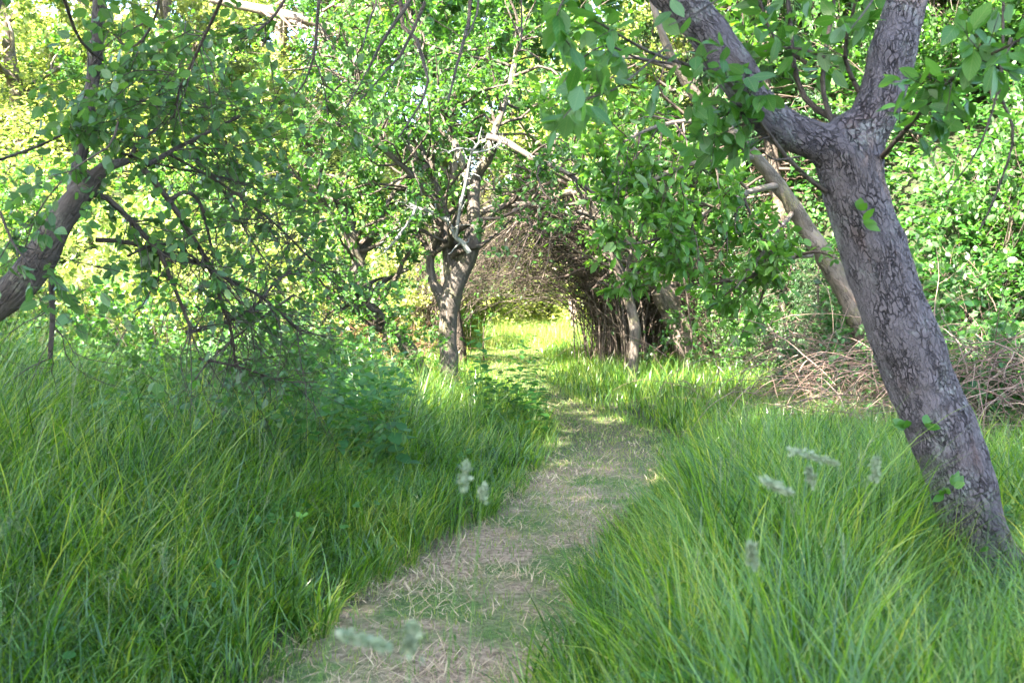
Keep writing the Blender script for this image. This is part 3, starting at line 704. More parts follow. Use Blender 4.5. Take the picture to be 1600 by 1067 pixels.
roots = as_branches([([P(190,-150,6.2), P(300,-420,6.0), P(420,-650,5.4)], [.06,.04,.02]), ([P(60,-240,6.2), P(-100,-500,5.8), P(-200,-800,5)], [.06,.04,.02]),
                     ([P(60,-240,6.2), P(0,-420,7.4), P(-150,-520,8.8)], [.06,.04,.02]), ([P(-20,0,5.6), P(-400,-300,4.6), P(-900,-700,3.6)], [.06,.04,.02]),
                     ([P(190,-150,6.2), P(420,-330,7.4), P(600,-420,8.4)], [.05,.03,.015])], 14)
c1, cr1 = grow(*roots, 44, 1.8, K=9, wander=.4, bias=(0, 0, .1)); c2, cr2 = grow(c1, cr1, 420, .6, K=6)
ok = ~infr(c2); c2, cr2 = c2[ok], cr2[ok]; ok = ~infr(c1); c1, cr1 = c1[ok], cr1[ok]
px = lambda Q: (Q[:, 0, 0]/Q[:, 0, 1]*FPX+800, 471-(Q[:, 0, 2]-CAM_H)/Q[:, 0, 1]*FPX)
X1, Y1 = px(q1); dens = np.where((X1 < 140) & (Y1 > 300), .12, 1)*np.where((X1 < 250) & (Y1 < 420), .9, np.where(Y1 < 330, .32, .08))
sel = q1[rng.random(len(q1)) < dens]
lA = leaf_on(sel, 1700, .068, wr=.6, tm=NEAR, droop=.25, spread=1.)
X2, Y2 = px(q2); dens = np.where((X2 < 140) & (Y2 > 300), .12, 1)*np.where((X2 < 250) & (Y2 < 400), .9, np.where(Y2 < 330, .28, .08)); sel = q2[rng.random(len(q2)) < dens]
lB = leaf_on(sel, 2000, .060, wr=.62, tm=NEAR, droop=.2, spread=1.)
lC = leaf_on(c2, 5500, .09, wr=.6)
hand_tree('old_apple_tree', 'dark gnarled old apple tree leaning in at the left edge, with drooping bare twigs', 'tree', L2, M_bark_dark,
          [(BW, BR), (q1, r1), (q2, r2), roots, (c1, cr1), (c2, cr2)], ([lA, lB, lC], M_leftlf))

# ---- forked tree in the middle
d = 13.6
L3 = [px_limb([(704,660,d,60),(700,640,d,46),(701,600,d,38),(701,550,d,34),(700,500,d,34),(703,465,d,40),(716,430,d,36),(733,395,d,34),(741,350,d,30),(740,310,d,22),(746,275,d,16),(764,248,d-.2,14),(773,225,d-.3,13),(765,212,d-.4,12)]),
      px_limb([(700,490,d,30),(688,460,d,24),(676,440,d,18),(672,405,d,15),(684,370,d,16),(694,345,d,16),(690,310,d,13),(672,270,d,10),(655,220,d,8)]),
      px_limb([(706,450,d,26),(703,415,d,24),(699,380,d,20),(690,345,d,18)]),
      px_limb([(740,345,d,18),(755,330,d,14),(790,322,d,11),(830,318,d,8)]),
      px_limb([(733,395,d,18),(712,375,d,12),(702,355,d,8)]),
      px_limb([(762,214,13.2,12),(790,222,13.1,12),(830,245,12.9,10),(880,268,12.7,8),(925,300,12.6,6),(960,330,12.5,4)]),
      px_limb([(741,320,d,16),(720,250,14.,13),(690,170,14.3,11),(660,90,14.6,8),(640,20,15,6)]),
      px_limb([(745,280,d,16),(775,200,13.8,13),(800,120,14.2,10),(810,40,14.4,8)]),
      px_limb([(690,330,d,14),(640,270,13.2,11),(580,220,12.8,9),(520,190,12.4,6)]),
      px_limb([(672,270,d,12),(600,180,14,10),(540,110,14.4,8),(500,40,14.8,5)])]
BW, BR = as_branches(L3[1:], 14)
top = (BW[:, :], BR[:, :])
q1, r1 = grow(BW, BR, 130, 1.15, K=8, t=(.3, 1), wander=.5, rmin=.004, bias=(0, -.1, .12)); q2, r2 = grow(q1, r1, 900, .42, K=6, wander=.5, rmin=.002, rabs=.005)
X2, Y2 = px(q2); ok = (Y2 < 420) & ((rng.random(len(X2)) < .30) | (Y2 < 260)) & ((X2 > 480) | (rng.random(len(X2)) < .4)) & (X2 > 395) & (X2 < 950); q2k, r2k = q2[ok], r2[ok]
X1, Y1 = px(q1); ok = (Y1 < 460); q1, r1 = q1[ok], r1[ok]
lA = leaf_on(q2k, 15000, .075, wr=.58, spread=.9)
L3 = [(p, list(np.array(r_)*.86)) for p, r_ in L3]
T3 = hand_tree('forked_apple_tree', 'upright forked apple tree with grey furrowed trunk standing beside the path in the middle', 'tree', L3, M_bark_mid,
          [(q1, r1), (q2k, r2k)], ([lA], M_mid), sides=18)
dead = [twig_px(p, dd, a, b) for p, dd, a, b in [([(733,395),(722,378),(712,372),(706,358)], (13.3,13.2), 9, 5), ([(712,372),(718,330),(728,285),(738,235),(750,222)], (13.2,13), 6, 4),
        ([(700,345),(675,332),(650,325),(635,315)], (13.2,13), 8, 4), ([(650,325),(640,345),(620,372),(600,395)], (13,12.9), 5, 3), ([(738,240),(770,232),(790,215)], (13,13), 3, 2), ([(740,235),(715,232),(700,240)], (13,13), 3, 2)]]
dw, dr = as_branches(dead, 9); e1, er1 = grow(dw, dr, 70, .22, K=5, wander=.7, rmin=.003)
part('dead_branch', [tubes(dw, dr, 6), tubes(e1, er1, 4)], M_lich, T3)

# ---- leaning stem left of it
L4 = [px_limb([(690,640,13.9,34),(672,610,13.9,28),(655,575,13.8,24),(640,548,13.7,24),(618,522,13.6,24),(598,505,13.5,24),(578,478,13.4,22),(566,440,13.3,20),(558,405,13.3,19),(550,370,13.2,18),(540,335,13.2,15),(536,290,13.2,12)]),
      px_limb([(598,505,13.5,14),(570,490,13.3,10),(540,470,13.1,7),(515,455,13,4)]), px_limb([(560,410,13.3,14),(585,360,13.5,10),(610,310,13.7,7),(640,260,13.9,4)]),
      px_limb([(550,375,13.2,12),(515,330,13,9),(480,290,12.8,6),(440,260,12.6,4)]), px_limb([(575,470,13.4,10),(600,440,13.6,8),(640,420,13.8,5)])]
BW, BR = as_branches(L4, 12)
q1, r1 = grow(BW, BR, 70, .8, K=7, t=(.35, 1), wander=.5, rmin=.004); q2, r2 = grow(q1, r1, 330, .35, K=5, rmin=.002, rabs=.005)
X2, Y2 = px(q2); ok = (Y2 < 480); q2, r2 = q2[ok], r2[ok]
hand_tree('leaning_apple_tree', 'slim dark stem leaning left out of the grass beside the forked tree', 'tree', L4, M_bark_mid, [(q1, r1), (q2, r2)], ([leaf_on(q2, 5200, .072, wr=.62)], M_mid))

# ---- thin tree and mossy leaning tree right of the path
L5 = [px_limb([(990,625,17,30),(988,600,17,22),(990,560,17,17),(992,515,17,16),(986,480,17,15),(975,440,16.9,14),(960,400,16.8,13),(948,360,16.8,12),(938,320,16.8,10)]),
      px_limb([(978,450,16.9,10),(985,400,16.6,8),(1000,350,16.3,5)]), px_limb([(950,365,16.8,9),(925,340,16.5,7),(900,330,16.2,5)])]
BW, BR = as_branches(L5, 10); q1, r1 = grow(BW, BR, 50, .9, K=7, t=(.5, 1), rmin=.005); q2, r2 = grow(q1, r1, 260, .4, K=5, rmin=.003, rabs=.005)
hand_tree('thin_plum_tree', 'thin straight stem with rusty base standing in the grass right of the path', 'tree', L5, M_bark_mid, [(q1, r1), (q2, r2)], ([leaf_on(q2[:150], 900, .09)], M_plum))
L6 = [px_limb([(1098,590,19.5,46),(1082,560,19.5,38),(1072,535,19.4,34),(1058,505,19.3,30),(1046,480,19.2,32),(1032,450,19,28),(1010,420,18.8,24),(988,395,18.6,22),(960,365,18.4,22),(930,330,18.2,20),(905,300,18,16),(880,270,18,13),(850,230,18,9)]),
      px_limb([(1046,478,19.2,16),(1050,440,19.3,13),(1060,400,19.4,10),(1055,350,19.5,7)]), px_limb([(930,330,18.2,12),(880,320,18,9),(830,322,17.8,6),(800,330,17.6,4)]), px_limb([(960,365,18.4,12),(965,310,18.4,10),(985,250,18.6,7),(1000,180,19,5)]),
      px_limb([(905,300,18,10),(870,305,17.8,8),(840,325,17.6,5)])]
BW, BR = as_branches(L6, 12); q1, r1 = grow(BW, BR, 90, 1.3, K=7, t=(.4, 1), rmin=.006); q2, r2 = grow(q1, r1, 420, .5, K=5, rmin=.003, rabs=.006); X2, Y2 = px(q2); ok = ~((X2 > 735) & (X2 < 960) & (Y2 > 285)); q2, r2 = q2[ok], r2[ok]
L6 = [(p, list(np.array(r_)*1.2)) for p, r_ in L6]
hand_tree('mossy_leaning_tree', 'mossy tree leaning left with a patch of bare lit bark at its foot', 'tree', L6, M_bark_pale, [(q1, r1), (q2, r2)], ([leaf_on(q2, 7000, .085)], M_plum), mtwig=M_twig)

# ---- pale trunk on the right bank with large fresh leaves hanging over the grass
def clear(q, r_):
    X_, Y_ = px(q); k_ = ~((X_ > 735) & (X_ < 945) & (Y_ > 285) & (Y_ < 560)); return q[k_], r_[k_]
L7 = [px_limb([(1395,590,13.5,60),(1350,510,13.4,52),(1312,440,13.3,40),(1285,395,13.2,36),(1262,360,13.2,33),(1240,325,13.1,30),(1212,285,13.0,26),(1180,245,12.8,24),(1140,205,12.6,26),(1100,165,12.4,22),(1060,110,12.2,18),(1030,40,12,14),(1010,-40,12,10)]),
      px_limb([(1268,398,13.1,12),(1235,402,12.8,12),(1205,418,12.6,11),(1170,432,12.4,10),(1140,440,12.2,6)]),
      px_limb([(1215,290,13,14),(1170,300,12.5,11),(1120,325,12,9),(1070,350,11.6,7),(1020,375,11.3,5),(960,385,11,3)]),
      px_limb([(1180,245,12.8,12),(1120,250,12.2,10),(1060,262,11.8,8),(1000,290,11.4,6),(930,300,11,3)]),
      px_limb([(1240,330,13.1,10),(1210,370,12.6,8),(1180,410,12.2,6),(1150,450,12,3)]),
      px_limb([(1140,205,12.6,12),(1080,190,12,9),(1020,200,11.6,7),(960,230,11.2,4)]),
      px_limb([(1100,165,12.4,10),(1150,100,12,8),(1190,30,11.8,5)]), px_limb([(1060,110,12.2,10),(990,90,12,8),(920,100,11.8,4)])]
BW, BR = as_branches(L7[1:], 12); q1, r1 = grow(BW, BR, 95, .75, K=7, t=(.2, 1), rmin=.004, grav=.06); q2, r2 = grow(q1, r1, 420, .3, K=5, rmin=.002, rabs=.004, grav=.05); q1, r1 = clear(q1, r1); q2, r2 = clear(q2, r2); X2, Y2 = px(q2); ok = ~((X2 > 985) & (X2 < 1110) & (Y2 > 425)); q2, r2 = q2[ok], r2[ok]
L7 = [(p, list(np.array(r_)*.82)) for p, r_ in L7]
hand_tree('pale_barked_tree', 'pale barked tree leaning left from the right bank, big fresh leaves hanging from its boughs', 'tree', L7, M_bark_pale, [(q1, r1), (q2, r2)], ([leaf_on(q2, 3000, .135, wr=.5, droop=.35), leaf_on(q1, 800, .14, wr=.5, droop=.35)], M_plum), mtwig=M_twig)

# ---- hanging twigs from a tree overhead, top centre
L8 = [px_limb([(-190,1050,9.6,56),(-200,700,9.5,44),(-190,400,9.4,38),(-150,120,9.3,34),(-60,-120,9.1,32),(160,-280,9.0,28),(420,-380,8.8,30),(620,-420,8.6,22),(820,-400,8.4,14)])]
tw = [twig_px(p, dd, a, b) for p, dd, a, b in [([(620,-420),(680,-120),(640,0),(600,60),(570,120),(540,170)], (8.6,7), 9, 2), ([(700,-420),(690,-100),(640,60),(600,115),(560,160)], (8.6,7.2), 8, 2),
     ([(640,-400),(625,0),(650,60),(665,110),(668,140),(640,190),(622,215)], (8.6,7.2), 8, 2), ([(760,-410),(735,0),(728,50),(712,110),(700,160)], (8.4,7), 8, 3), ([(745,-300),(748,-20),(740,35),(728,60)], (8.4,7), 5, 2),
     ([(820,-400),(815,-50),(815,50),(812,80)], (8.4,7.4), 5, 2), ([(560,-400),(590,-50),(575,40),(565,80)], (8.7,7.4), 5, 2)]]
BW, BR = as_branches(tw, 16); q1, r1 = grow(BW, BR, 60, .3, K=5, rmin=.0015, t=(.6, 1), rabs=.003)
c0 = as_branches([(L8[0][0][3:], L8[0][1][3:])], 14); c1, cr1 = grow(*c0, 22, 1.8, K=8, wander=.4, bias=(0, 0, .25)); c2, cr2 = grow(c1, cr1, 300, .6, K=5); ok = ~infr(c2); c2, cr2 = c2[ok], cr2[ok]; ok = ~infr(c1); c1, cr1 = c1[ok], cr1[ok]
hand_tree('overhanging_tree', 'tree rooted beyond the left edge, its thin bare twigs hanging at top centre', 'tree', L8, M_bark_dark, [(BW, BR), (q1, r1), (c1, cr1), (c2, cr2)], ([leaf_on(c2, 3000, .1)], M_leftlf))

# ------------------------------------------------------------------ background trees
def bg_tree(name, mat, barkm, H=9, spread=2.6, nl=26000, L=.11, wr=.62, evergreen=False, low=.18):
    root = bpy.data.objects.new(name, None); COL.objects.link(root)
    zz = np.linspace(-.5, H*.86, 7); ph = rng.uniform(0, 6)
    pts = [np.array([.25*math.sin(z_*.7+ph), .25*math.cos(z_*.6+ph)-.25*math.cos(ph), z_]) for z_ in zz]
    tr = limb(pts, np.linspace(H*.019, .02, 7), 10, .2)
    T = as_branches([(pts, list(np.linspace(H*.019, .02, 7)))], 20)
    if evergreen:
        a, ar = grow(*T, 110, spread*.9, ang=(75, 100), t=(.1, .98), K=7, rr=.3, wander=.15, grav=.07)
        k = 1.15-(a[:, 0, 2]/(H*.9)); a = a[:, :1]+(a-a[:, :1])*np.clip(k, .15, 1)[:, None, None]
        b, br = grow(a, ar, 900, .55, ang=(40, 60), K=4, rmin=.004, grav=.1)
        lf = leaf_on(b, nl, L, wr=.3, spread=.4, droop=.3)
        tb = [tubes(a, ar, 4), tubes(b, br, 3)]
    else:
        a, ar = grow(*T, 20, spread, ang=(35, 75), t=(low, .98), K=9, rr=.55, wander=.35, bias=(0, 0, .15))
        b, br = grow(a, ar, 130, spread*.5, K=7, wander=.45, rmin=.006)
        c, cr = grow(b, br, 900, .6, K=5, rmin=.003, wander=.4)
        lf = leaf_on(c, nl, L, wr=wr, spread=.9)
        tb = [tubes(a, ar, 6), tubes(b, br, 4), tubes(c, cr, 3)]
    part('trunk', [tr], barkm, root); part('branchwork', tb, M_twig if evergreen else barkm, root); part('crown', [(lf[0], lf[1], None, lf[3])], mat, root)
    return root
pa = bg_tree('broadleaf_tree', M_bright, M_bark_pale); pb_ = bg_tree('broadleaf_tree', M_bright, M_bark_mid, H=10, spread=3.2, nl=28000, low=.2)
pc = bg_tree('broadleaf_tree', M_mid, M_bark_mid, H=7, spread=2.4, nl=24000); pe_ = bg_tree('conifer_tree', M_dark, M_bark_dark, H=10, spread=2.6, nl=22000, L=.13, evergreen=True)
protos = [pa, pb_, pc, pe_]
BG = [ # proto, px, depth, scale, label
 (0, 250, 27, 1.2, 'bright sunlit tree behind the drooping bare twigs'),
 (0, 20, 24.0, 1.2, 'sunlit tree in the far left corner behind the old dark tree'),
 (0, 430, 34.0, 1.5, 'bright yellow green tree behind the leaning slim stem'),
 (1, 580, 41.0, 1.5, 'tall tree with leaves coloured sunlit behind the forked tree, left side'),
 (2, 800, 45.0, 2.0, 'broad tree closing the view above the end of the path'),
 (0, 900, 33.0, 1.2, 'sunlit tree behind the dead brush arch'),
 (3, 1010, 27.0, .9, 'dark conifer standing behind the thin straight stem'),
 (1, 1100, 25.0, 1.0, 'tree with leaves coloured sunlit high behind the mossy leaning tree'),
 (3, 1210, 19.5, .95, 'dark conifer in the shadow behind the pale barked tree'),
 (2, 1290, 21.0, 1.0, 'green tree on the bank just left of the big plum trunk'),
 (3, 1185, 18.2, .33, 'low evergreen added to darken the shaded hollow right of the mossy tree'), (3, 1285, 15.2, .27, 'low evergreen added as dark shade at the foot of the pale barked trunk'), (3, 1230, 16.4, .33, 'evergreen added as dark shade between hollow and pale barked trunk'),  # evergreens added to put the hollow's black shade in as dark leaves
 (3, 1150, 23.0, .8, 'second dark conifer, left of the one behind the pale barked tree'),
 (2, 1480, 19.0, .9, 'green tree up on the bramble bank right of the plum fork'),
 (2, 1640, 17.0, .9, 'green tree at the top of the bank by the right edge'),
 (2, 150, 36, 2.2, 'tallest green tree on the skyline at the far upper left'), (2, 330, 40, 2.3, 'tall green skyline tree above the drooping twigs'), (2, 560, 46, 2.5, 'tall green skyline tree at the top left of centre'),
 (0, 720, 42.0, 1.5, 'far sunlit tree seen through the fork of the middle tree'),
]
used = set()
for k, px_, dd, sc, lab in BG:
    x = (px_-800)/FPX*dd; z = float(ground(x, dd))-.1
    if k in used: o = dup(protos[k], (x, dd, z), rng.uniform(0, 6.28), sc, lab)
    else:
        used.add(k); o = protos[k]; o.location = (x, dd, z); o.scale = (sc,)*3; o['label'] = lab
    o['category'] = 'tree'; o['group'] = 'trees on the slopes behind the orchard'

# bleached fallen bough, top left
bp_ = [px_limb([(330,0,15.5,10),(390,12,15.5,16),(450,25,15.4,16),(500,38,15.4,16),(540,60,15.3,14),(565,95,15.3,11),(575,130,15.3,6)]), px_limb([(520,10,15.4,6),(600,8,15.5,7),(680,14,15.6,4)]), px_limb([(450,30,15.4,8),(485,50,15.3,7),(515,80,15.2,4)])]
BW, BR = as_branches(bp_, 12); q1, r1 = grow(BW, BR, 40, .7, K=6, rmin=.004)
bt = thing('bare_arching_bough', 'bleached bare bough arching across the sunlit leaves at the top left of centre', 'bough', tuple(bp_[0][0][0]))
part('bough', [limb(p, r, 10) for p, r in bp_], M_bark_pale, bt); part('branchwork', [tubes(q1, r1, 4)], M_cane, bt)

# ------------------------------------------------------------------ shrubs
def shrub(name, mat, H=1.3, spread=.9, nl=4500, L=.075, wr=.65, stems=14, tri=False, mst=None):
    root = bpy.data.objects.new(name, None); COL.objects.link(root)
    n = stems; az = rng.uniform(0, 6.28, n); b = np.stack([np.cos(az)*.15, np.sin(az)*.15, np.full(n, -.05)], 1)
    d = nrm(np.stack([np.cos(az)*rng.uniform(.1, 1, n)*spread, np.sin(az)*rng.uniform(.1, 1, n)*spread, np.full(n, H)], 1)); Q = [b]
    for _ in range(7): d = nrm(d+rng.normal(size=(n, 3))*.12+[0, 0, -.06]); b = b+d*H*rng.uniform(.8, 1.2)/7; Q.append(b)
    Q = np.stack(Q, 1); Rr = np.full((n, 8), .010)*np.linspace(1, .4, 8)
    a, ar = grow(Q, Rr, n*9, H*.45, K=6, rmin=.003, t=(.1, 1)); c, cr = grow(a, ar, n*30, H*.22, K=4, rmin=.002)
    lf = leaf_on(c, nl, L, wr=wr, spread=.9)
    part('branchwork', [tubes(Q, Rr, 5), tubes(a, ar, 4), tubes(c, cr, 3)], mst or M_twig, root); part('crown', [(lf[0], lf[1], None, lf[3])], mat, root)
    return root
sa = shrub('leafy_shrub', M_leftlf); sb = shrub('leafy_shrub', M_mid, H=1.7, spread=1.2, nl=6000); sc_ = shrub('leafy_shrub', M_bright, H=1.8, spread=1.2, nl=6000, L=.085)
sd_ = shrub('bramble_bush', M_bram, H=1.2, spread=1.4, nl=4500, L=.08, mst=M_cane)
SH = [(0, 40, 8.0, .8, 'dark leafy shrub under the thick limb at the left edge'), (0, 150, 9.2, .85, 'leafy shrub below the drooping twigs, second from the left edge'),
 (1, 250, 10.5, .8, 'green shrub under the middle of the drooping twigs'), (0, 340, 9.4, .75, 'low shrub where the longest drooping twigs touch down'),
 (0, 430, 10.4, .95, 'low leafy shrub left of the rusty dead growth'), (1, 500, 12.6, .75, 'green shrub directly behind the nettles left of the leaning stem'),
 (2, 130, 12.5, 1.1, 'sunlit shrub glowing behind the left edge limb'), (2, 280, 14.0, 1.1, 'sunlit shrub behind the tangle of drooping twigs'),
 (2, 400, 15.5, 1.1, 'bright shrub behind the tips of the drooping twigs'), (2, 470, 18.0, 1.2, 'bright shrub at the foot of the slope left of the leaning stem'),
 (2, 610, 24.0, 1.1, 'bright shrub in the gap between leaning stem and forked trunk'), (1, 665, 29, 1.2, 'shrub behind the forked trunk'),
 (2, 730, 38.0, 1.0, 'pale sunlit shrub at the left of the path end'), (2, 860, 37.5, .9, 'pale sunlit shrub closing the path end'),
 (1, 1165, 17.6, .8, 'shaded shrub in the dark hollow right of the mossy tree'), (3, 1262, 17.2, .75, 'bramble bush below the pale barked trunk'),
 (3, 1338, 15.2, .75, 'bramble bush just behind the big plum trunk'), (3, 1480, 11.0, .9, 'bramble bush right of the big plum trunk among dead canes'),
 (3, 1590, 10.2, 1.0, 'bramble bush at the right edge of the picture'), (1, -30, 10.5, .9, 'tall shrub cut by the left edge'),
 (3, 1440, 13.5, 1.2, 'bramble bush in the gap right of the big plum trunk, halfway up the bank'), (1, 1530, 14.5, 1.3, 'rounded shrub on the bank between plum trunk and right edge'), (3, 1580, 13.2, 1.3, 'large bramble mound on the bank at the right edge'),
 (1, 1450, 17.5, 1.4, 'shrub high on the bank beside the right fork of the plum'), (1, 1585, 17.0, 1.4, 'uppermost shrub on the bank at the right edge'), (3, 1520, 19.5, 1.5, 'bramble mound at the top of the bank'),
 (1, 90, 19.0, 1.3, 'dark green shrub in the bright slope, far left'), (1, 330, 21.0, 1.3, 'dark green shrub in the bright slope behind the drooping twigs'), (1, 210, 24.0, 1.5, 'large green shrub higher up the bright slope'), (1, 520, 25.0, 1.3, 'green shrub in the bright slope behind the leaning stem'), (0, 430, 18.5, 1.4, 'low dark shrub at the foot of the bright slope')]
pr = [sa, sb, sc_, sd_]; used = set()
for k, px_, dd, sc, lab in SH:
    x = (px_-800)/FPX*dd; z = float(ground(x, dd))
    if k in used: o = dup(pr[k], (x, dd, z), rng.uniform(0, 6.28), sc, lab)
    else: used.add(k); o = pr[k]; o.location = (x, dd, z); o.scale = (sc,)*3; o['label'] = lab
    o['category'] = 'shrub'; o['group'] = 'shrubs and brambles round the clearing'

# ------------------------------------------------------------------ dead cane thickets
def canes(n, cx, cy, sx, sy, H, L, r, arch=.16, lean=None, K=10, wob=.2):
    x = cx+rng.normal(size=n)*sx; y = cy+rng.normal(size=n)*sy; z = ground(x, y)+rng.random(n)*H
    d = nrm(rng.normal(size=(n, 3))*[1, .6, .45]+[0, 0, .35]+(np.array(lean) if lean is not None else 0)); p = np.stack([x, y, z], 1); Q = [p]
    LL = L*rng.uniform(.4, 1.4, n)
    for _ in range(K-1): d = nrm(d+rng.normal(size=(n, 3))*wob*.5+[0, 0, -arch]); p = p+d*(LL/(K-1))[:, None]; Q.append(p)
    Q = np.stack(Q, 1); gz = ground(Q[:, :, 0], Q[:, :, 1]); Q[:, :, 2] = np.maximum(Q[:, :, 2], gz+.01)
    return Q, (r*rng.uniform(.5, 1.6, n))[:, None]*np.linspace(1, .35, K)[None]
for (px_, dd, sx, n, H, lab) in [(1150, 20.3, 1.1, 460, 1.6, 'pile of dead pinkish canes just right of the mossy leaning tree'),
        (1250, 13.4, .75, 220, 1.1, 'loose dead bramble canes below the pale barked trunk'),
        (1340, 11.2, .55, 240, .9, 'tangle of dead bramble canes behind the big plum trunk'),
        (1500, 9.6, .55, 270, .95, 'dense heap of dead bramble canes right of the big plum trunk'),
        (1600, 9.0, .5, 220, 1.1, 'dead bramble canes at the right edge')]:
    x = (px_-800)/FPX*dd; Q, Rr = canes(n, x, dd, sx, .5, H, 1.3, .0045); a, ar = grow(Q, Rr, n*2, .35, K=5, rmin=.0018)
    o = link('dead_cane_heap', make_mesh('dead_cane_heap', [tubes(Q, Rr, 5), tubes(a, ar, 3)], M_cane)); tag(o, lab, 'brush pile', group='heaps of dead bramble canes')
x = (565-800)/FPX*15.0
Q, Rr = canes(700, x, 15.2, .55, .4, 1.0, .9, .004, arch=.1); o = link('rusty_dead_thicket', make_mesh('rusty_dead_thicket', [tubes(Q, Rr, 4)], M_brown)); tag(o, 'rusty brown dead thicket behind the foot of the leaning slim stem', 'brush pile')

# arching brush over the path
def arch_brush(name, label, cx, cy, n, reach, H, side, r=.007):
    base = np.stack([cx+rng.normal(size=n)*.35, cy+rng.normal(size=n)*.9, np.zeros(n)], 1); base[:, 2] = ground(base[:, 0], base[:, 1])
    K = 14; s = np.linspace(0, 1, K); rr_ = reach*rng.uniform(.35, 1.1, n); hh = H*rng.uniform(.45, 1.1, n); yy = rng.normal(size=n)*.8
    ang = s[None]*np.pi*rng.uniform(.55, .85, n)[:, None]
    Q = np.stack([base[:, :1]+side*(1-np.cos(ang))*.6*rr_[:, None]*np.where(rng.random(n) < .78, 1, -.5)[:, None], base[:, 1:2]+yy[:, None]*s, base[:, 2:]+np.sin(ang)*hh[:, None]], -1)
    Q += np.cumsum(rng.normal(size=Q.shape)*.025, 1)
    Rr = r*rng.uniform(.6, 1.6, n)[:, None]*np.linspace(1.2, .3, K)[None]
    a, ar = grow(Q, Rr, n*13, .7, K=6, rmin=.0075, grav=.14, t=(.2, 1), ang=(15, 60)); b, br = grow(a, ar, n*17, .34, K=4, rmin=.0055, grav=.1)
    def opn(q, r_):
        lo = q[:, :, 2].min(1); m_ = q[:, :, 0].mean(1); k_ = (lo > 1.1+.5*n2(q[:, 0, 0], q[:, 0, 1], .7, 55)+rng.uniform(0, .5, len(lo))) | (m_ < -1.5) | (m_ > 1.55); return q[k_], r_[k_]
    a, ar = opn(a, ar); b, br = opn(b, br)
    root = thing(name, label, 'brush', (cx, cy, float(ground(cx, cy))))
    part('stems', [tubes(Q, Rr, 5)], M_bark_dark, root); part('branchwork', [tubes(a, ar, 3), tubes(b, br, 3)], M_deadtwig, root)
    lf = leaf_on(a, int(n*7), .075, wr=.55); part('foliage', [lf], M_mid, root)
    return root
D2 = 20.5
arch_brush('arching_dead_shrub', 'dense dead shrub whose twigs arch over the path from the right', (975-800)/FPX*D2, D2, 260, 3.3, 3.5, -1, r=.011)
arch_brush('arching_dead_shrub', 'dead shrub behind the thin straight stem, twigs bending right', (1005-800)/FPX*22.5, 22.5, 140, 2.4, 2.9, 1, r=.009)
arch_brush('arching_dead_shrub', 'smaller dead shrub arching toward the path from behind the forked trunk', (680-800)/FPX*24, 24, 120, 2.3, 3.3, 1, r=.009)

x = rng.uniform(-3.2, 2.6, 16000); y = rng.uniform(30.5, 36, 16000); n = len(x)
o = link('dry_meadow_grass', make_mesh('dry_meadow_grass', [blades(x, y, rng.uniform(0, 6.28, n), rng.uniform(.3, 1.0, n)*sstep(30, 33, y), np.abs(rng.normal(size=n))*.2, rng.uniform(0, 1., n), rng.uniform(.01, .02, n), 5)], M_short)); tag(o, 'pale dry sunlit grass at the far end of the path', 'grass', kind='stuff')
# ------------------------------------------------------------------ nettles
def nettle(H):
    root = bpy.data.objects.new('nettle', None); COL.objects.link(root)
    z = np.linspace(-.03, H, 9); Q = np.stack([np.sin(z*2)*.03, np.cos(z*3)*.02-.02, z], 1)[None]; Rr = np.linspace(.004, .0015, 9)[None]
    part('stem', [tubes(Q, Rr, 5)], M_stem, root)
    P_, D_, L_ = [], [], []
    for i, zz in enumerate(np.arange(.12, H+.001, .062)):
        f = zz/H; L = .085*(.55+.9*math.sin(math.pi*min(1, f*.72+.22)))*(1 if f < .93 else .6)
        for s in (0, math.pi):
            a = i*math.pi/2+s+rng.normal()*.2; P_.append([math.sin(zz*2)*.03, math.cos(zz*3)*.02-.02, zz]); D_.append([math.cos(a), math.sin(a), .25-.5*(1-f)+rng.normal()*.1]); L_.append(L*rng.uniform(.85, 1.15))
    P_, D_, L_ = map(np.array, (P_, D_, L_)); D_ = nrm(D_)
    lf = leaves(P_+D_*.02, D_, np.tile([0, 0, 1.], (len(P_), 1)), L_, L_*.6, NEAR)
    part('foliage', [(lf[0], lf[1], None, lf[3])], M_nettle, root); return root
nps = [nettle(.75), nettle(.95), nettle(.6)]; nused = 0
spots = [(rng.uniform(415, 600), rng.uniform(8.6, 12.4)) for _ in range(34)] + [(rng.uniform(725, 850), rng.uniform(10.0, 13.0)) for _ in range(22)] + [(rng.uniform(560, 700), rng.uniform(11, 13)) for _ in range(8)]
spots += [(rng.uniform(470, 640), rng.uniform(7.0, 9.5)) for _ in range(16)]
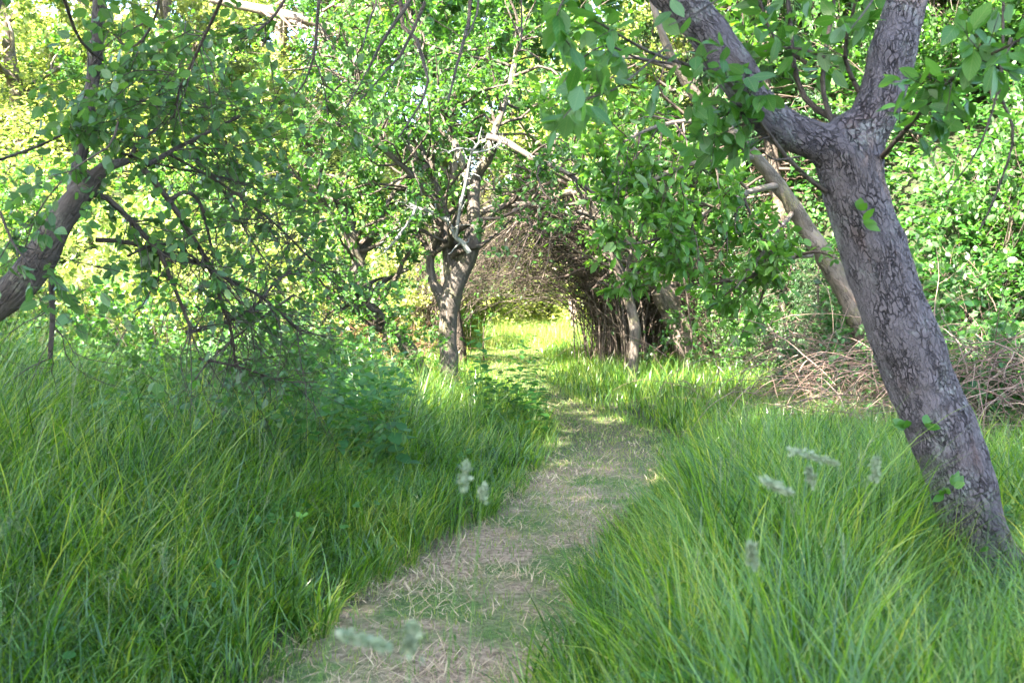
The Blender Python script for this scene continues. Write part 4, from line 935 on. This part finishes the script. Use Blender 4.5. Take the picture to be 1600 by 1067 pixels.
for i, (px_, dd) in enumerate(spots):
    x = (px_-800)/FPX*dd; z = float(ground(x, dd)); u_, _s = pathu(np.array(x), np.array(dd))
    if u_ < .12 or (560 < px_ < 705 and dd > 9.3): continue
    sc = rng.uniform(.95, 1.35)*(1.02 if 705 < px_ else 1)
    where = ('at the far left of the nettle clump', 'in the left part of the nettle clump', 'just left of the leaning stem', 'at the foot of the leaning stem', 'just right of the forked trunk', 'halfway between forked trunk and path', 'at the very edge of the path')[int(np.searchsorted([455, 510, 570, 705, 765, 810], px_))]
    deep = 'nearest' if dd < 8.8 else 'front row' if dd < 10.2 else 'middle row' if dd < 11.4 else 'back row'
    lab = f'{("short", "middling", "tall")[i % 3 if False else int(np.searchsorted([.92, 1.15], sc))]} {deep} nettle {where}'
    o = nps[nused] if nused < 3 else dup(nps[i % 3], (x, dd, z), rng.uniform(0, 6.28), 1)
    o.location = (x, dd, z); o.scale = (sc,)*3; o.rotation_euler = (rng.normal()*.1, rng.normal()*.1, rng.uniform(0, 6.28)); nused += 1
    o['label'] = lab; o['category'] = 'nettle'; o['group'] = 'nettles left of the forked trunk' if px_ < 705 else 'nettles between forked trunk and path'

same = {}
for o in COL.objects:
    if o.get('category') == 'nettle': same.setdefault(o['label'], []).append(o)
for lab, os_ in same.items():
    if len(os_) > 1:
        os_.sort(key=lambda o: o.location.x/o.location.y)
        for k, o in enumerate(os_): o['label'] = lab+', '+('leftmost', 'second from left', 'third from left', 'fourth from left', 'fifth from left', 'sixth from left', 'seventh from left', 'eighth from left')[min(k, 7)]
# ------------------------------------------------------------------ close grass heads, out of focus
def head(px_, py, d, tilt, hl, label, pale=True, blade=False):
    tip = P(px_, py, d); x0 = tip[0]-tilt*.5; y0 = d+.03; base = np.array([x0, y0, float(ground(x0, y0))])
    pts = [base, base*.5+tip*.5+[0-tilt*.12, 0, .06], tip]
    root = thing('grass_stalk' if not blade else 'grass_blade', label, 'grass stalk', tuple(base))
    p, r = spline(pts, [.0018, .0014, .001], .03)
    part('stem', [tubes(p[None], r[None], 5)], M_stem, root)
    n = 120; t = rng.random(n)**.8; ax = nrm((np.array([tilt, 0, .55 if abs(tilt) < .2 else -.1+.3*(tilt < 0)]))[None])[0]
    c = tip+ax*hl*t[:, None]+rng.normal(size=(n, 3))*.0042*(1-t*.5)[:, None]
    lf = leaves(c, nrm(ax+rng.normal(size=(n, 3))*.5), nrm(rng.normal(size=(n, 3))), np.full(n, .012), np.full(n, .0065), FAR)
    part('seed_head', [lf], M_pale_head, root)
for a in [(722,768,1.9,.10,.05,'pale fluffy grass head floating before the left grass edge, beside the path'), (752,785,1.95,.1,.03,'small second pale grass head just right of the fluffy one'),
          (520,985,1.25,.35,.07,'large blurred grass head at the bottom over the straw'), (640,1030,1.15,.05,.04,'blurred grass tip at the very bottom edge of the path'),
          (1228,700,1.9,.32,.10,'long blurred pale seed head drooping left of the big trunk'), (1185,745,1.8,.2,.06,'dark blurred seed head hanging over the right grass'),
          (1270,765,2.0,-.1,.04,'small blurred seed head under the long drooping one'), (1366,755,2.0,.02,.05,'upright blurred seed head just left of the big trunk'),
          (1180,890,1.6,-.12,.04,'greyish seed head low over the right grass')]:
    head(*a)
# ------------------------------------------------------------------ neighbouring orchard trees that shade the foreground, plus unseen ones added for shade
shp = bg_tree('orchard_tree', M_mid, M_bark_dark, H=8, spread=3.0, nl=26000, L=.13, low=.52)
for i, (x, y, sc, lab) in enumerate([(8.6, 10.8, 1.0, 'unseen orchard tree added outside the right edge to shade the bank'), (-1.2, 20.5, 1.25, 'tall tree directly behind the forked tree'),  # first tree is out of view, added to shade the right bank
    (5.2, 24.5, 1.2, 'tall tree in the dark thicket behind the mossy tree'), (8.2, 19.5, 1.1, 'tall tree on the bank behind the big plum trunk')]):
    o = shp if i == 0 else dup(shp, (0, 0, 0), rng.uniform(0, 6.28), sc, lab)
    o.location = (x, y, float(ground(x, y))); o['label'] = lab; o['category'] = 'tree'; o['group'] = 'orchard trees round the viewpoint'
big = bg_tree('tall_shade_tree', M_mid, M_bark_dark, H=17, spread=5.6, nl=42000, L=.21, low=.45)
for i, (x, y, lab) in enumerate([(-4.8, -4.6, 'tall tree close beside the viewpoint on the left'), (-15, -6.8, 'tall tree far out to the left of the viewpoint'), (-3.5, -12.5, 'tall tree behind the viewpoint'), (-14.5, -12.5, 'tall tree far behind the viewpoint to the left'), (-9.8, -7.6, 'tall tree behind the viewpoint on the left, middle of its row'), (-7.2, -5.2, 'tall unseen tree added to close a sun gap near the viewpoint')]):  # last tree is an unseen extra filling a gap in the foreground shade
    o = big if i == 0 else dup(big, (0, 0, 0), rng.uniform(0, 6.28), 1, lab)
    o.location = (x, y, float(ground(x, y))); o['label'] = lab; o['category'] = 'tree'; o['group'] = 'tall trees behind the viewpoint'
